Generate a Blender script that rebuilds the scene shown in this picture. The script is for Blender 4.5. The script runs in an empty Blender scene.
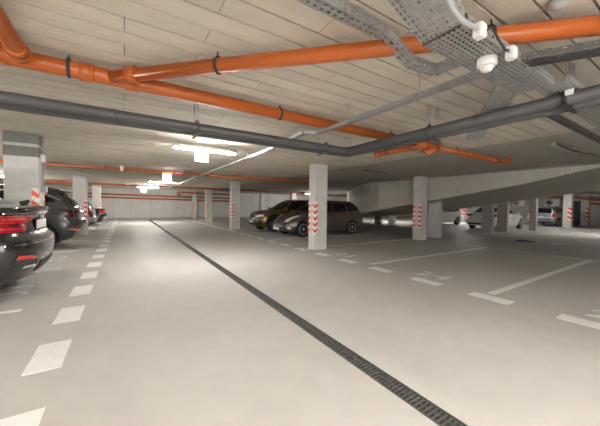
import bpy, bmesh, math, random
from mathutils import Vector, Matrix
from mathutils.bvhtree import BVHTree
random.seed(7)
S = bpy.context.scene
COL = S.collection
PI = math.pi
H = 2.72            # ceiling height
CAM_H = 1.4

# ------------------------------------------------------------------ materials
M = {}
def mat(name, base, rough=0.5, metal=0.0, nscale=0, namt=0.0, bump=0.0, stretch=(1, 1, 1), coat=0.0,
        emit=None, estr=0.0, bscale=None, tint=False, spec=0.5, nscale2=0, namt2=0.0):
    m = bpy.data.materials.new(name); m.use_nodes = True
    nt = m.node_tree; b = nt.nodes['Principled BSDF']
    b.inputs['Roughness'].default_value = rough
    b.inputs['Metallic'].default_value = metal
    b.inputs['Specular IOR Level'].default_value = spec
    if coat: b.inputs['Coat Weight'].default_value = coat; b.inputs['Coat Roughness'].default_value = 0.06
    col = None
    if nscale:
        tc = nt.nodes.new('ShaderNodeTexCoord'); mp = nt.nodes.new('ShaderNodeMapping')
        mp.inputs['Scale'].default_value = stretch
        nt.links.new(tc.outputs['Object'], mp.inputs['Vector'])
        n = nt.nodes.new('ShaderNodeTexNoise'); n.inputs['Scale'].default_value = nscale
        n.inputs['Detail'].default_value = 6; n.inputs['Roughness'].default_value = 0.6
        nt.links.new(mp.outputs[0], n.inputs['Vector'])
        r = nt.nodes.new('ShaderNodeMapRange')
        r.inputs[1].default_value = 0.3; r.inputs[2].default_value = 0.7
        r.inputs[3].default_value = 1 - namt; r.inputs[4].default_value = 1 + namt
        nt.links.new(n.outputs[0], r.inputs[0])
        fac = r.outputs[0]
        if nscale2:
            n2 = nt.nodes.new('ShaderNodeTexNoise'); n2.inputs['Scale'].default_value = nscale2
            n2.inputs['Detail'].default_value = 4
            nt.links.new(mp.outputs[0], n2.inputs['Vector'])
            r2 = nt.nodes.new('ShaderNodeMapRange'); r2.inputs[1].default_value = .3; r2.inputs[2].default_value = .7
            r2.inputs[3].default_value = 1 - namt2; r2.inputs[4].default_value = 1 + namt2
            nt.links.new(n2.outputs[0], r2.inputs[0])
            mu = nt.nodes.new('ShaderNodeMath'); mu.operation = 'MULTIPLY'
            nt.links.new(fac, mu.inputs[0]); nt.links.new(r2.outputs[0], mu.inputs[1]); fac = mu.outputs[0]
        if tint:
            at = nt.nodes.new('ShaderNodeAttribute'); at.attribute_name = 'tint'
            mu = nt.nodes.new('ShaderNodeMath'); mu.operation = 'MULTIPLY'
            nt.links.new(fac, mu.inputs[0]); nt.links.new(at.outputs['Fac'], mu.inputs[1]); fac = mu.outputs[0]
        v = nt.nodes.new('ShaderNodeVectorMath'); v.operation = 'SCALE'
        v.inputs[0].default_value = base
        nt.links.new(fac, v.inputs['Scale'])
        nt.links.new(v.outputs[0], b.inputs['Base Color'])
        if bump:
            bn = nt.nodes.new('ShaderNodeTexNoise'); bn.inputs['Scale'].default_value = bscale or nscale * 6
            bn.inputs['Detail'].default_value = 5
            nt.links.new(mp.outputs[0], bn.inputs['Vector'])
            bp = nt.nodes.new('ShaderNodeBump'); bp.inputs['Strength'].default_value = bump
            bp.inputs['Distance'].default_value = 0.01
            nt.links.new(bn.outputs[0], bp.inputs['Height']); nt.links.new(bp.outputs[0], b.inputs['Normal'])
    else:
        b.inputs['Base Color'].default_value = (*base, 1)
    if emit:
        b.inputs['Emission Color'].default_value = (*emit, 1); b.inputs['Emission Strength'].default_value = estr
    M[name] = m
    return m
mat('floor', (.535, .517, .49), .58, spec=.2, nscale=.5, namt=.05, bump=.03, bscale=60, nscale2=5, namt2=.035)
mat('paint_white', (.88, .875, .86), .5, nscale=14, namt=.05)
mat('paint_worn', (.78, .77, .74), .5, nscale=9, namt=.10)
mat('board', (.62, .57, .49), .9, nscale=1.2, namt=.07, bump=.5, stretch=(.25, 1, 1), bscale=40, tint=True, nscale2=9, namt2=.06, spec=.2)
mat('slab', (.44, .41, .37), .85, nscale=.9, namt=.07, bump=.15, nscale2=6, namt2=.04, spec=.2)
mat('concrete', (.61, .595, .57), .75, nscale=1.3, namt=.06, bump=.15, nscale2=9, namt2=.05, spec=.3)
mat('concrete_grey', (.34, .325, .30), .85, nscale=1.3, namt=.08, bump=.15, nscale2=9, namt2=.05, spec=.2)  # darker grey concrete for some of the slim pillars
mat('concrete_dark', (.24, .238, .23), .8, nscale=2.3, namt=.08, bump=.15, nscale2=9, namt2=.05, spec=.3)
mat('ramp', (.54, .505, .455), .85, nscale=.8, namt=.10, bump=.2, nscale2=5, namt2=.06, spec=.2)
mat('wall', (.55, .54, .515), .8, nscale=.7, namt=.06, bump=.15, nscale2=4, namt2=.04, spec=.3)
mat('joint', (.30, .29, .28), .9, nscale=5, namt=.1)
mat('orange', (.43, .10, .016), .30, nscale=3, namt=.05)
mat('orange_dark', (.36, .075, .015), .38, nscale=3, namt=.06)
mat('insulation', (.072, .073, .076), .42, nscale=5, namt=.08)
mat('galv', (.36, .36, .36), .45, .5, nscale=18, namt=.14)
mat('steel', (.50, .50, .49), .35, .85, nscale=12, namt=.08)
mat('dark_steel', (.10, .10, .10), .5, .6, nscale=10, namt=.15)
mat('cast_iron', (.12, .118, .112), .55, .3, nscale=30, namt=.2)
mat('rubber', (.015, .015, .016), .75, nscale=20, namt=.2)
mat('black_plastic', (.022, .022, .024), .5, nscale=20, namt=.15)
mat('white_plastic', (.78, .78, .76), .4, nscale=8, namt=.03)
mat('grey_plastic', (.36, .37, .38), .45, nscale=8, namt=.05)
mat('red', (.78, .075, .03), .45, nscale=6, namt=.05)
mat('sign_red', (.62, .03, .06), .45, nscale=6, namt=.05)
mat('strip_white', (.82, .81, .79), .45, nscale=6, namt=.03)
mat('tube', (.9, .9, .9), .4, emit=(1, .97, .92), estr=50)
mat('tube_fill', (.9, .9, .9), .4, emit=(1, .97, .92), estr=50)  # emission of lamps added out of view
mat('tube_soft', (.9, .9, .9), .4, emit=(1, .97, .92), estr=70)
mat('tube_dim', (.9, .9, .9), .4, emit=(1, .97, .92), estr=10)
mat('tube_far', (.9, .9, .9), .4, emit=(1, .97, .92), estr=105)
mat('sign_lit', (.9, .9, .9), .4, emit=(1, .985, .96), estr=1.4)
mat('glass', (.008, .009, .010), .06, spec=.45)
mat('lamp_glass', (.72, .73, .74), .15, coat=1)
mat('tail_red', (.36, .008, .016), .15, coat=1)
mat('tail_dark', (.10, .006, .010), .15, coat=1)
mat('tail_glow', (.72, .025, .035), .2, coat=.5)
mat('chrome', (.75, .75, .76), .14, 1)
mat('rim', (.62, .62, .63), .3, .45)
mat('plate', (.80, .80, .80), .4, nscale=20, namt=.03)
mat('car_bronze_reflect', (.055, .036, .015), .28, .5, coat=1)  # bronze darkened to stand in for the ceiling's reflection
mat('car_charcoal', (.030, .029, .030), .26, .4, coat=1)
mat('car_graphite', (.070, .073, .074), .30, .6, coat=1)
mat('car_black', (.014, .014, .016), .22, .2, coat=1)
mat('car_silver', (.46, .46, .47), .30, .7, coat=1)
mat('car_bronze', (.20, .12, .032), .28, .65, coat=1)
mat('car_brown', (.15, .12, .102), .30, .6, coat=1)
mat('car_white', (.80, .80, .79), .25, 0, coat=1)
mat('blue_cloth', (.04, .09, .22), .8, nscale=12, namt=.3, bump=.4)
mat('door_blue', (.045, .055, .08), .5, nscale=4, namt=.1)

# ------------------------------------------------------------------ object helpers
def tag(o, label=None, cat=None, group=None, kind=None):
    if label: o['label'] = label
    if cat: o['category'] = cat
    if group: o['group'] = group
    if kind: o['kind'] = kind
    return o
def thing(name, label, cat, loc=(0, 0, 0), rz=0, group=None):
    o = bpy.data.objects.new(name, None); COL.objects.link(o)
    o.empty_display_size = .1
    o.location = loc; o.rotation_euler = (0, 0, rz)
    return tag(o, label, cat, group)
def inv(o):
    return Matrix.Translation(o.location).__matmul__(Matrix.Rotation(o.rotation_euler.z, 4, 'Z')).inverted()

class MB:
    """collects shapes into one mesh"""
    def __init__(s): s.bm = bmesh.new(); s.mi = 0
    def face(s, vs, mi=None):
        try:
            f = s.bm.faces.new(vs)
            f.material_index = s.mi if mi is None else mi
            return f
        except ValueError:
            return None
    def poly(s, pts, mi=None): return s.face([s.bm.verts.new(p) for p in pts], mi)
    def box(s, a, b, mi=None, mtx=None):
        (x0, y0, z0), (x1, y1, z1) = a, b
        p = [Vector(q) for q in ((x0, y0, z0), (x1, y0, z0), (x1, y1, z0), (x0, y1, z0), (x0, y0, z1), (x1, y0, z1), (x1, y1, z1), (x0, y1, z1))]
        if mtx: p = [mtx @ q for q in p]
        v = [s.bm.verts.new(q) for q in p]
        for f in ((3, 2, 1, 0), (4, 5, 6, 7), (0, 1, 5, 4), (1, 2, 6, 5), (2, 3, 7, 6), (3, 0, 4, 7)):
            s.face([v[i] for i in f], mi)
        return s
    def bbox(s, a, b, bev=.01, mi=None):       # bevelled box
        t = bmesh.new(); c = [(a[i] + b[i]) / 2 for i in range(3)]; d = [b[i] - a[i] for i in range(3)]
        bmesh.ops.create_cube(t, size=1)
        for v in t.verts: v.co = Vector((c[0] + v.co.x * d[0], c[1] + v.co.y * d[1], c[2] + v.co.z * d[2]))
        bmesh.ops.bevel(t, geom=list(t.edges), offset=min(bev, min(d) * .45), segments=2, affect='EDGES', profile=.5)
        s.add(t, mi); return s
    def add(s, t, mi=None):
        mp = {}
        for v in t.verts: mp[v] = s.bm.verts.new(v.co)
        for f in t.faces: s.face([mp[v] for v in f.verts], f.material_index if mi == 'keep' else mi)
        t.free(); return s
    def tube(s, pts, r, seg=16, caps=True, mi=None):
        pts = [Vector(p) for p in pts]; n = len(pts); rs = r if isinstance(r, (list, tuple)) else [r] * n
        rings = []; up = None
        for i, p in enumerate(pts):
            if i == 0: d = pts[1] - p
            elif i == n - 1: d = p - pts[i - 1]
            else: d = (pts[i + 1] - p).normalized() + (p - pts[i - 1]).normalized()
            d = d.normalized() if d.length > 1e-9 else Vector((0, 0, 1))
            if up is None:
                up = Vector((0, 0, 1)) if abs(d.z) < .9 else Vector((1, 0, 0))
            x = up.cross(d).normalized(); y = d.cross(x).normalized(); up = y
            rings.append([s.bm.verts.new(p + (x * math.cos(2 * PI * k / seg) + y * math.sin(2 * PI * k / seg)) * rs[i]) for k in range(seg)])
        for a, b in zip(rings, rings[1:]):
            for k in range(seg):
                f = s.face([a[k], a[(k + 1) % seg], b[(k + 1) % seg], b[k]], mi)
                if f: f.smooth = True
        if caps:
            s.face(list(reversed(rings[0])), mi); s.face(rings[-1], mi)
        return s
    def lathe(s, prof, axis_o, axis_d, seg=24, mi=None, smooth=True):
        o = Vector(axis_o); d = Vector(axis_d).normalized()
        u = d.orthogonal().normalized(); w = d.cross(u)
        rings = []
        for r, h in prof:
            rings.append([s.bm.verts.new(o + d * h + (u * math.cos(2 * PI * k / seg) + w * math.sin(2 * PI * k / seg)) * max(r, 1e-4)) for k in range(seg)])
        for a, b in zip(rings, rings[1:]):
            for k in range(seg):
                f = s.face([a[k], a[(k + 1) % seg], b[(k + 1) % seg], b[k]], mi)
                if f: f.smooth = smooth
        s.face(list(reversed(rings[0])), mi); s.face(rings[-1], mi)
        return s
    def prism(s, pts, off, mi=None):
        """polygon swept along the vector off"""
        a = [s.bm.verts.new(p) for p in pts]; b = [s.bm.verts.new(Vector(p) + Vector(off)) for p in pts]
        s.face(list(reversed(a)), mi); s.face(b, mi)
        n = len(a)
        for i in range(n): s.face([a[i], a[(i + 1) % n], b[(i + 1) % n], b[i]], mi)
        return s
    def build(s, name, mats, parent=None, world=True, label=None, smooth=None, bevel=0):
        if not isinstance(mats, (list, tuple)): mats = [mats]
        bmesh.ops.recalc_face_normals(s.bm, faces=s.bm.faces)
        me = bpy.data.meshes.new(name)
        org = Vector((0, 0, 0))
        if parent is not None and world: s.bm.transform(inv(parent))
        if parent is None and len(s.bm.verts):
            lo = [min(v.co[i] for v in s.bm.verts) for i in range(3)]; hi = [max(v.co[i] for v in s.bm.verts) for i in range(3)]
            org = Vector(((lo[0] + hi[0]) / 2, (lo[1] + hi[1]) / 2, lo[2]))
            s.bm.transform(Matrix.Translation(-org))
        if smooth: 
            for f in s.bm.faces: f.smooth = True
        s.bm.to_mesh(me); s.bm.free()
        for m in mats: me.materials.append(M[m] if isinstance(m, str) else m)
        o = bpy.data.objects.new(name, me); COL.objects.link(o)
        o.location = org
        if parent is not None: o.parent = parent
        if smooth and smooth is not True: me.set_sharp_from_angle(angle=math.radians(smooth))
        if bevel:
            b = o.modifiers.new('bevel', 'BEVEL'); b.width = bevel; b.segments = 2; b.limit_method = 'ANGLE'
        if label: o['label'] = label
        return o

def clip(poly, a, b, c):          # keep a*x+b*y+c >= 0
    out = []
    for i, p in enumerate(poly):
        q = poly[(i + 1) % len(poly)]
        dp = a * p[0] + b * p[1] + c; dq = a * q[0] + b * q[1] + c
        if dp >= 0: out.append(p)
        if (dp > 0 and dq < 0) or (dp < 0 and dq > 0):
            t = dp / (dp - dq); out.append((p[0] + (q[0] - p[0]) * t, p[1] + (q[1] - p[1]) * t))
    return out

# ------------------------------------------------------------------ setting
X0, X1, Y0, Y1 = -7.0, 34.6, -7.0, 29.0
mb = MB(); mb.box((X0 - .3, Y0 - .3, -.3), (1.70, Y1 + .3, 0)); mb.box((1.86, Y0 - .3, -.3), (X1 + .3, Y1 + .3, 0)); mb.box((1.70, Y0 - .3, -.3), (1.86, Y1 + .3, -.16))
floor = mb.build('floor', 'floor'); tag(floor, kind='structure')
fz = 0.003
def paint(name, x0, y0, x1, y1, m='paint_white', label=None):
    b = MB(); b.box((x0, y0, -.002), (x1, y1, fz)); return b.build(name, m, floor, label=label)
for k in range(-1, 25):            # dashes along both sides of the lane
    y = 1.91 + 1.12 * k
    if y < 27.6: paint('lane_dash', -.71, y, -.46, y + .575)
for k in range(-2, 22):
    y = 1.73 + 1.09 * k
    if y < 24.5: paint('lane_dash', 4.69, y, 4.94, y + .56)
for y in (2.35, 4.86, 7.55, 10.17, 12.83, 15.5, 18.1, 20.7): paint('bay_line', -6.2, y, -1.14, y + .10)
for y, x in ((2.05, 11.0), (4.66, 10.9), (7.52, 10.9), (10.1, 11.0), (12.75, 11), (15.4, 11)): paint('bay_line', 5.06, y, x, y + .115)
paint('bay_line', 10.82, -1.2, 10.93, 7.0, 'paint_worn')
paint('bay_line', 20.0, 4.95, 27.0, 5.07, 'paint_worn')
paint('bay_line', 24.0, 3.0, 24.12, 4.9, 'paint_worn')
def digits(txt, x, y, rz, size=.56):
    cu = bpy.data.curves.new('t', 'FONT'); cu.body = txt; cu.size = size; cu.extrude = .0025; cu.space_character = 1.35
    t = bpy.data.objects.new('t', cu); COL.objects.link(t)
    dg = bpy.context.evaluated_depsgraph_get(); dg.update()
    me = bpy.data.meshes.new_from_object(t.evaluated_get(dg))
    COL.objects.unlink(t); bpy.data.objects.remove(t); bpy.data.curves.remove(cu)
    me.transform(Matrix.Translation((x, y, .0015)) @ Matrix.Rotation(rz, 4, 'Z'))
    me.transform(inv(floor)); me.materials.clear(); me.materials.append(M['paint_worn'])
    o = bpy.data.objects.new('bay_number', me); COL.objects.link(o); o.parent = floor
    o['label'] = 'white painted bay number ' + txt
for txt, y in (('33', 5.72), ('32', 8.62), ('31', 11.3)): digits(txt, -1.28, y, PI / 2)
for txt, y in (('24', 3.62), ('23', 1.05), ('25', 6.3)): digits(txt, 5.18, y, -PI / 2)

# ceiling: wood wool boards with open joints over the lane, plain slab to the right
bm = MB(); XB = 6.45
tl = bm.bm.faces.layers.float.new('tint')
def tintbox(a, b, t):
    n0 = len(bm.bm.faces); bm.box(a, b); bm.bm.faces.ensure_lookup_table()
    for f in bm.bm.faces[n0:]: f[tl] = t
row = -48; y = 2.775 - .205 * 48
while y < Y1:
    x = -7.0 - 1.25 + (0.0 if row % 2 == 0 else .55) - .0
    x = math.floor((X0 - 1.3) / 1.25) * 1.25 + (0.0 if row % 2 == 0 else .55)
    while x < XB:
        a = max(x, X0 - .1); b = min(x + 1.25, XB); dz = random.uniform(-.002, .002)
        if b - a > .02:
            tintbox((a + .0035, y + .0085, H + dz), (b - .0035, y + .205 - .0085, H + .05), random.uniform(.94, 1.05))
        x += 1.25
    y += .205; row += 1
tintbox((X0 - .3, Y0 - .3, H + .028), (XB + .02, Y1 + .3, H + .35), .34)
bm.mi = 1; bm.box((XB, Y0 - .3, H), (X1 + .3, Y1 + .3, H + .35)); 
ceil = bm.build('ceiling', ['board', 'slab']); tag(ceil, kind='structure')

def panelled(name, a, b, axis, joints, hz=()):
    """wall with recessed joint lines, on the face looking into the room"""
    w = MB(); w.box(a, b); w.mi = 1
    for j in joints:
        if axis == 'y': w.box((j - .012, a[1] - .004, 0.02), (j + .012, a[1], H - .02))
        else: w.box((a[0] - .004, j - .012, 0.02), (a[0], j + .012, H - .02))
    for z in hz:
        if axis == 'y': w.box((a[0], a[1] - .004, z - .008), (b[0], a[1], z + .008))
        else: w.box((a[0] - .004, a[1], z - .008), (a[0], b[1], z + .008))
    return tag(w.build(name, ['wall', 'joint']), kind='structure')
panelled('wall_far', (X0, Y1, 0), (X1, Y1 + .3, H), 'y', [-3.4, -.87, .46, 2.04, 3.2, 4.88, 7.1, 8.4, 10.6, 12.1, 13.9, 16.4, 19, 21.5, 24, 27, 30])
panelled('wall_right', (X1, Y0, 0), (X1 + .3, Y1, H), 'x', [k * .8 for k in range(-8, 36)], [.4 * k for k in range(1, 7)])
tag(MB().box((4.6, Y0 - .3, 0), (X1 + .3, Y0, H)).build('wall_back_shade', 'wall'), kind='structure')  # unseen wall added behind the camera to keep light off the right side
tag(MB().box((X0 - .3, Y0, 0), (X0, Y1, H)).build('wall_left', 'wall'), kind='structure')
MB().box((-2.2, Y1 - .03, 0), (30, Y1 - .001, .10)).build('baseboard_far', 'joint')['kind'] = 'structure'

# floor drain
dr = thing('floor_drain', 'long dark slotted channel drain running down the lane floor', 'drain', (1.78, 8, -.15))
b = MB(); b.box((1.70, Y0, -.15), (1.712, Y1 - .2, .0015)); b.box((1.848, Y0, -.15), (1.86, Y1 - .2, .0015)); b.box((1.712, Y0, -.155), (1.848, Y1 - .2, -.14))
b.build('channel', 'dark_steel', dr)
b = MB(); y = -.6
while y < Y1 - .3:
    b.box((1.714, y, -.022), (1.846, y + .017, -.002)); y += .034 if y < 12 else .068
for x in (1.714, 1.776, 1.836): b.box((x, -.6, -.022), (x + .010, Y1 - .3, -.0015))
b.build('grate', 'cast_iron', dr)

# ------------------------------------------------------------------ pillars
def strip(b, corner, ux, uy, z0=.5, z1=1.53, w=.10, per=.195, t=.004):
    """hazard chevrons folded round a pillar corner: ux, uy point along the two faces away from the corner"""
    for d, n in ((Vector(ux), -Vector(uy)), (Vector(uy), -Vector(ux))):
        for k in range(-2, 12):
            for c in (0, 1):
                zl = z0 - .06 + per * (k + c * .5); zh = zl + per * .5
                pl = [(0, z0), (w, z0), (w, z1), (0, z1)]
                pl = clip(pl, -.75, 1, -zl)          # z >= zl + .75u
                if len(pl) > 2: pl = clip(pl, .75, -1, zh)
                if len(pl) < 3: continue
                area = abs(sum(pl[i][0] * pl[(i + 1) % len(pl)][1] - pl[(i + 1) % len(pl)][0] * pl[i][1] for i in range(len(pl))))
                if area < 1e-5: continue
                b.prism([Vector(corner) + d * u + Vector((0, 0, z)) for u, z in pl], n * t, mi=c)
def pillar(label, x0, y0, w, d, top=H, corners='', band=False, m='concrete', z0=.5, z1=1.53, slope=None, sw=.10):
    x1, y1 = x0 + w, y0 + d
    t = thing('concrete_pillar', label, 'pillar', ((x0 + x1) / 2, (y0 + y1) / 2, 0))
    b = MB(); b.box((x0, y0, 0), (x1, y1, top)) if slope is None else b.prism([(x0, y0, 0), (x0, y1, 0), (x0, y1, slope(y1) - .006), (x0, y0, slope(y0) - .006)], (w, 0, 0)); b.build('shaft', m, t, bevel=.012)
    C = {'fl': ((x0, y0, 0), (1, 0, 0), (0, 1, 0)), 'bl': ((x0, y1, 0), (1, 0, 0), (0, -1, 0)),
         'fr': ((x1, y0, 0), (-1, 0, 0), (0, 1, 0)), 'br': ((x1, y1, 0), (-1, 0, 0), (0, -1, 0))}
    for c in corners.split():
        b = MB(); strip(b, *C[c], z0=z0, z1=z1, w=sw, per=.195 if sw < .15 else .34); b.build('warning_strip', ['strip_white', 'red'], t, label='red and white chevron corner strip')
    if band:
        b = MB()
        for za, zb in ((2.52, H - .001), (2.27, 2.46)):
            b.box((x0 - .002, y0 - .002, za), (x1 + .002, y1 + .002, zb))
        b.build('grey_band', 'concrete_dark', t, label='darker grey painted band')
    return t
p = pillar('nearest left pillar with dark grey bands at its top, beside the charcoal coupe', -1.90, 7.28, .48, .46, corners='fr br', band=True, z0=.65, z1=1.68)
b = MB(); b.tube([(-1.40, 7.55, 1.72), (-1.40, 7.55, 2.2)], .014, 10); b.tube([(-1.40, 7.50, 2.35), (-1.40, 7.50, 2.7)], .02, 10); b.build('conduit', 'grey_plastic', p)
MB().bbox((-1.42, 7.44, 2.2), (-1.36, 7.56, 2.36), .008).build('switch_box', 'white_plastic', p)
MB().bbox((-1.42, 7.50, 1.60), (-1.35, 7.64, 1.72), .008).build('socket_box', 'grey_plastic', p)
pillar('second left pillar with chevron strip, beside the grey suv', -1.89, 15.22, .48, .44, corners='fr br')
pillar('farthest left pillar rising behind the black car', -1.87, 23.2, .48, .44, corners='fr br')
p = pillar('tall front pillar standing before the brown estate car', 5.05, 7.08, .48, .35, corners='fl bl')
b = MB(); b.box((5.390, 7.077, .30), (5.405, 7.081, .35)); b.box((5.430, 7.077, .22), (5.445, 7.081, .25)); b.box((5.450, 7.077, .40), (5.460, 7.081, .43)); b.build('drill_hole', 'black_plastic', p)
pillar('pillar left of the bronze car, second along the lane', 5.06, 15.15, .50, .35, corners='fl bl')
pillar('pillar far down the lane in front of the end wall', 5.62, 23.2, .50, .35, corners='fl bl')
pillar('pilaster with chevron strip against the far end wall', 5.62, 28.7, .42, .295, corners='fl')
pillar('pilaster seen above the bonnet of the bronze car at the end wall', 13.0, 28.7, .42, .295, corners='fl', z0=.75, z1=1.78)
pillar('grey pillar behind the roof of the bronze car', 13.75, 23.2, .5, .35)
pillar('pillar with chevron strips at the foot of the ramp wall', 10.58, 7.16, .50, .35, corners='fl bl')
RZ = [(1.15, 2.72), (2.4, 2.52), (3.9, 2.2), (6.3, 1.82), (8.6, 1.45), (11.3, 1.02), (14, .74), (17, .52), (21, .30)]
def rz(y):
    for (a, za), (c, zc) in zip(RZ, RZ[1:]):
        if a <= y <= c: return za + (zc - za) * (y - a) / (c - a)
    return RZ[0][1] if y < RZ[0][0] else RZ[-1][1]
pillar('slim pillar carrying the near edge of the ramp', 12.05, 7.22, .28, .53, slope=rz)
pillar('first of two slim pillars in front of the white saloon under the ramp', 17.15, 7.2, .28, .53, slope=rz, m='concrete_grey')
pillar('second slim pillar in front of the white saloon, just beyond the ramp', 18.82, 7.12, .28, .53, corners='fr', m='concrete_grey')
pillar('slim pillar left of the silver hatchback', 22.1, 6.78, .28, .36, m='concrete_grey')
pillar('pillar with chevron strips right of the silver hatchback', 28.6, 6.65, .5, .5, corners='fl fr', sw=.22)
pillar('farthest right pillar with chevron strips by the orange wall pipes', 32.7, 6.55, .5, .5, corners='fl fr', sw=.22)
pillar('pillar with chevron strips behind the white saloon', 29.2, 14.8, .5, .5, corners='fl bl fr', sw=.22)
pillar('short dark pillar under the low end of the ramp', 17.15, 15.2, .28, .53, slope=rz, m='concrete_grey')
pillar('pillar beyond the low end of the ramp', 18.82, 15.2, .28, .53)

# ------------------------------------------------------------------ ramp
rp = thing('car_ramp', 'sloping concrete car ramp with solid side wall rising to the ceiling', 'ramp', (14.6, 8, 0))
b = MB(); ys = [q[0] for q in RZ]
low = [(y, z) for y, z in RZ]; up = [(y, min(z + .28, H - .003)) for y, z in RZ]
b.prism([(11.2, y, min(z, H - .006)) for y, z in low] + [(11.2, y, z) for y, z in reversed(up)], (6.9, 0, 0))
b.build('ramp_slab', 'ramp', rp)
b = MB(); wy = [1.15, 2.4, 3.9, 6.3, 8.6, 10.0]
b.prism([(11.17, y, min(rz(y), H - .01)) for y in wy] + [(11.17, 10.0, H - .002), (11.17, 1.15, H - .002)], (.2, 0, 0))
wp = [(11.17, 10.0), (11.45, 10.9), (12.1, 12.1), (13.2, 13.8), (15.3, 16.6), (18.0, 20.0)]
for (xa, ya), (xb, yb) in zip(wp, wp[1:]):
    b.prism([(xa, ya, rz(ya)), (xb, yb, rz(yb)), (xb, yb, H - .002), (xa, ya, H - .002)], (.18, -.06, 0))
b.build('side_wall', 'ramp', rp)
b = MB(); b.box((11.145, 1.2, H - .05), (11.17, 10.0, H - .012)); b.build('edge_joint', 'concrete_dark', rp)
for yy in (2.45, 2.53, 2.6, 2.83):
    b = MB(); b.box((11.164, yy, rz(yy) + .02), (11.17, yy + .012, H - .06)); b.build('drip_mark', 'paint_worn', rp, label='pale lime drip down the ramp wall')

# ------------------------------------------------------------------ pipes
def bend(p, d0, d1, r, n=8):
    """points of a rounded corner at p, arriving along d0 and leaving along d1"""
    p = Vector(p); d0 = Vector(d0).normalized(); d1 = Vector(d1).normalized()
    a = p - d0 * r; c = p + d1 * r
    return [a * (1 - t) ** 2 + p * 2 * t * (1 - t) + c * t * t for t in [k / n for k in range(n + 1)]]
def ring(b, p, d, r, l, seg=24, mi=None):
    d = Vector(d).normalized(); p = Vector(p)
    b.lathe([(r - .008, -l / 2), (r, -l / 2 + .004), (r, l / 2 - .004), (r - .008, l / 2)], p, d, seg, mi)
def clamp(parent, p, d, r, name='clamp'):
    b = MB(); ring(b, p, d, r + .009, .028); p = Vector(p)
    b.tube([p + Vector((0, 0, r)), (p.x, p.y, H)], .006, 8); b.box((p.x - .016, p.y - .016, p.z + r), (p.x + .016, p.y + .016, p.z + r + .02))
    return b.build(name, 'black_plastic', parent)
def pipe(label, pts, r, m='orange', sockets=(), clamps=(), seg=24, name='drain_pipe', cat='pipe'):
    mid = Vector(pts[0]).lerp(Vector(pts[-1]), .5)
    t = thing(name, label, cat, (mid.x, mid.y, min(Vector(q).z for q in pts) - r))
    b = MB(); b.tube(pts, r, seg); b.build('pipe_run', m, t)
    for p, d in sockets:
        b = MB(); d = Vector(d).normalized(); ring(b, p, d, r + .011, .10, seg)
        ring(b, Vector(p) + d * .05, d, r + .017, .022, seg); b.build('socket', m, t)
    for p, d in clamps: clamp(t, p, d, r)
    return t
ex, ey = (1, 0, 0), (0, 1, 0); dg = (.7071, -.7071, 0)
ZP = 2.60; YP = 3.24
pipe('thick orange drain pipe crossing the whole ceiling to an upturned end', [(-5.5, YP, ZP), (5.3, YP, ZP)], .071,
     sockets=[((-.30, YP, ZP), ex), ((.06, YP, ZP), ex), ((-.90, YP, ZP), ex), ((5.05, YP, ZP), ex)],
     clamps=[((-.42, YP, ZP), ex), ((1.72, YP, ZP), ex), ((3.9, YP, ZP), ex)])
e = [(5.3, YP, ZP)] + bend((8.55, YP, ZP), ex, (0, 0, 1), .08) + [(8.55, YP, H)]
t = pipe('thinner orange drain pipe continuing right to a small upturned elbow', e, .052,
     sockets=[((7.72, YP, ZP), ex), ((6.35, YP, ZP), ex)], clamps=[((6.02, YP, ZP), ex), ((7.9, YP, ZP), ex)])
j = (-.11, YP - .01, ZP)
q = [j, (j[0] + 3.6, j[1] - 3.6, ZP)]
pipe('bright orange drain pipe running diagonally over the perforated cable trays', q, .060,
     sockets=[((.06, YP - .18, ZP), dg)], clamps=[((.682, YP - .802, ZP), dg), ((2.167, YP - 2.287, ZP), dg)])
pipe('short orange branch pipe coming down from the top left corner', [(-.715, -.5, ZP + .02), (-.715, 2.98, ZP + .01), (-.715, YP, ZP)], .060,
     sockets=[((-.715, 3.06, ZP), ey)])
ft = thing('pipe_fitting', 'orange branch fitting of swollen elbows under the grey pipes', 'pipe fitting', (5.1, 3.3, 2.45))
b = MB(); b.tube([(4.55, YP, ZP), (5.32, YP, ZP)], .086, 20); b.tube([(4.72, YP + .01, 2.585), (4.72, YP + .17, 2.575)], .062, 20); ring(b, (4.8, YP, ZP), ex, .093, .05); ring(b, (5.3, YP, ZP), ex, .093, .05)
b.tube(bend((5.12, YP, 2.535), (-1, 0, 0), (0, 1, .12), .13), .068, 20); b.tube([(5.25, YP - .02, 2.56), (5.02, YP + .0, 2.51)], [.06, .075], 16)
ring(b, (5.10, YP + .16, 2.55), ey, .074, .05); b.build('branch', 'orange', ft)
t = pipe('short orange stub pipe with a capped end behind the grey pipes', [(4.78, 3.36, 2.57), (4.74, 4.30, 2.57)], .050, sockets=[], clamps=[((4.75, 4.02, 2.57), ey)])
b = MB(); ring(b, (4.74, 4.28, 2.57), ey, .062, .12); ring(b, (4.74, 4.25, 2.57), ey, .068, .03); b.build('end_cap', 'orange', t)
t = pipe('orange pipe high across the lane with square brackets, behind the first lamp', [(-6.5, 11.7, 2.61), (8.6, 11.62, 2.60)] + bend((8.95, 11.6, 2.60), ex, (0, 0, 1), .1)[1:] , .052,
     sockets=[], clamps=[((-.55, 11.67, 2.61), ex), ((2.2, 11.66, 2.61), ex), ((7.2, 11.63, 2.6), ex)])
b = MB(); b.bbox((-.14, 11.58, 2.545), (-.04, 11.78, H), .01); b.build('wall_bracket', 'white_plastic', t)
for x in (4.06, 5.9):
    b = MB(); ring(b, (x, 11.64, 2.605), ex, .068, .16); b.tube([(x + .06, 11.64, 2.605), (x + .06, 11.64, H)], .05, 12); b.build('riser_tee', 'orange', t)
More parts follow.
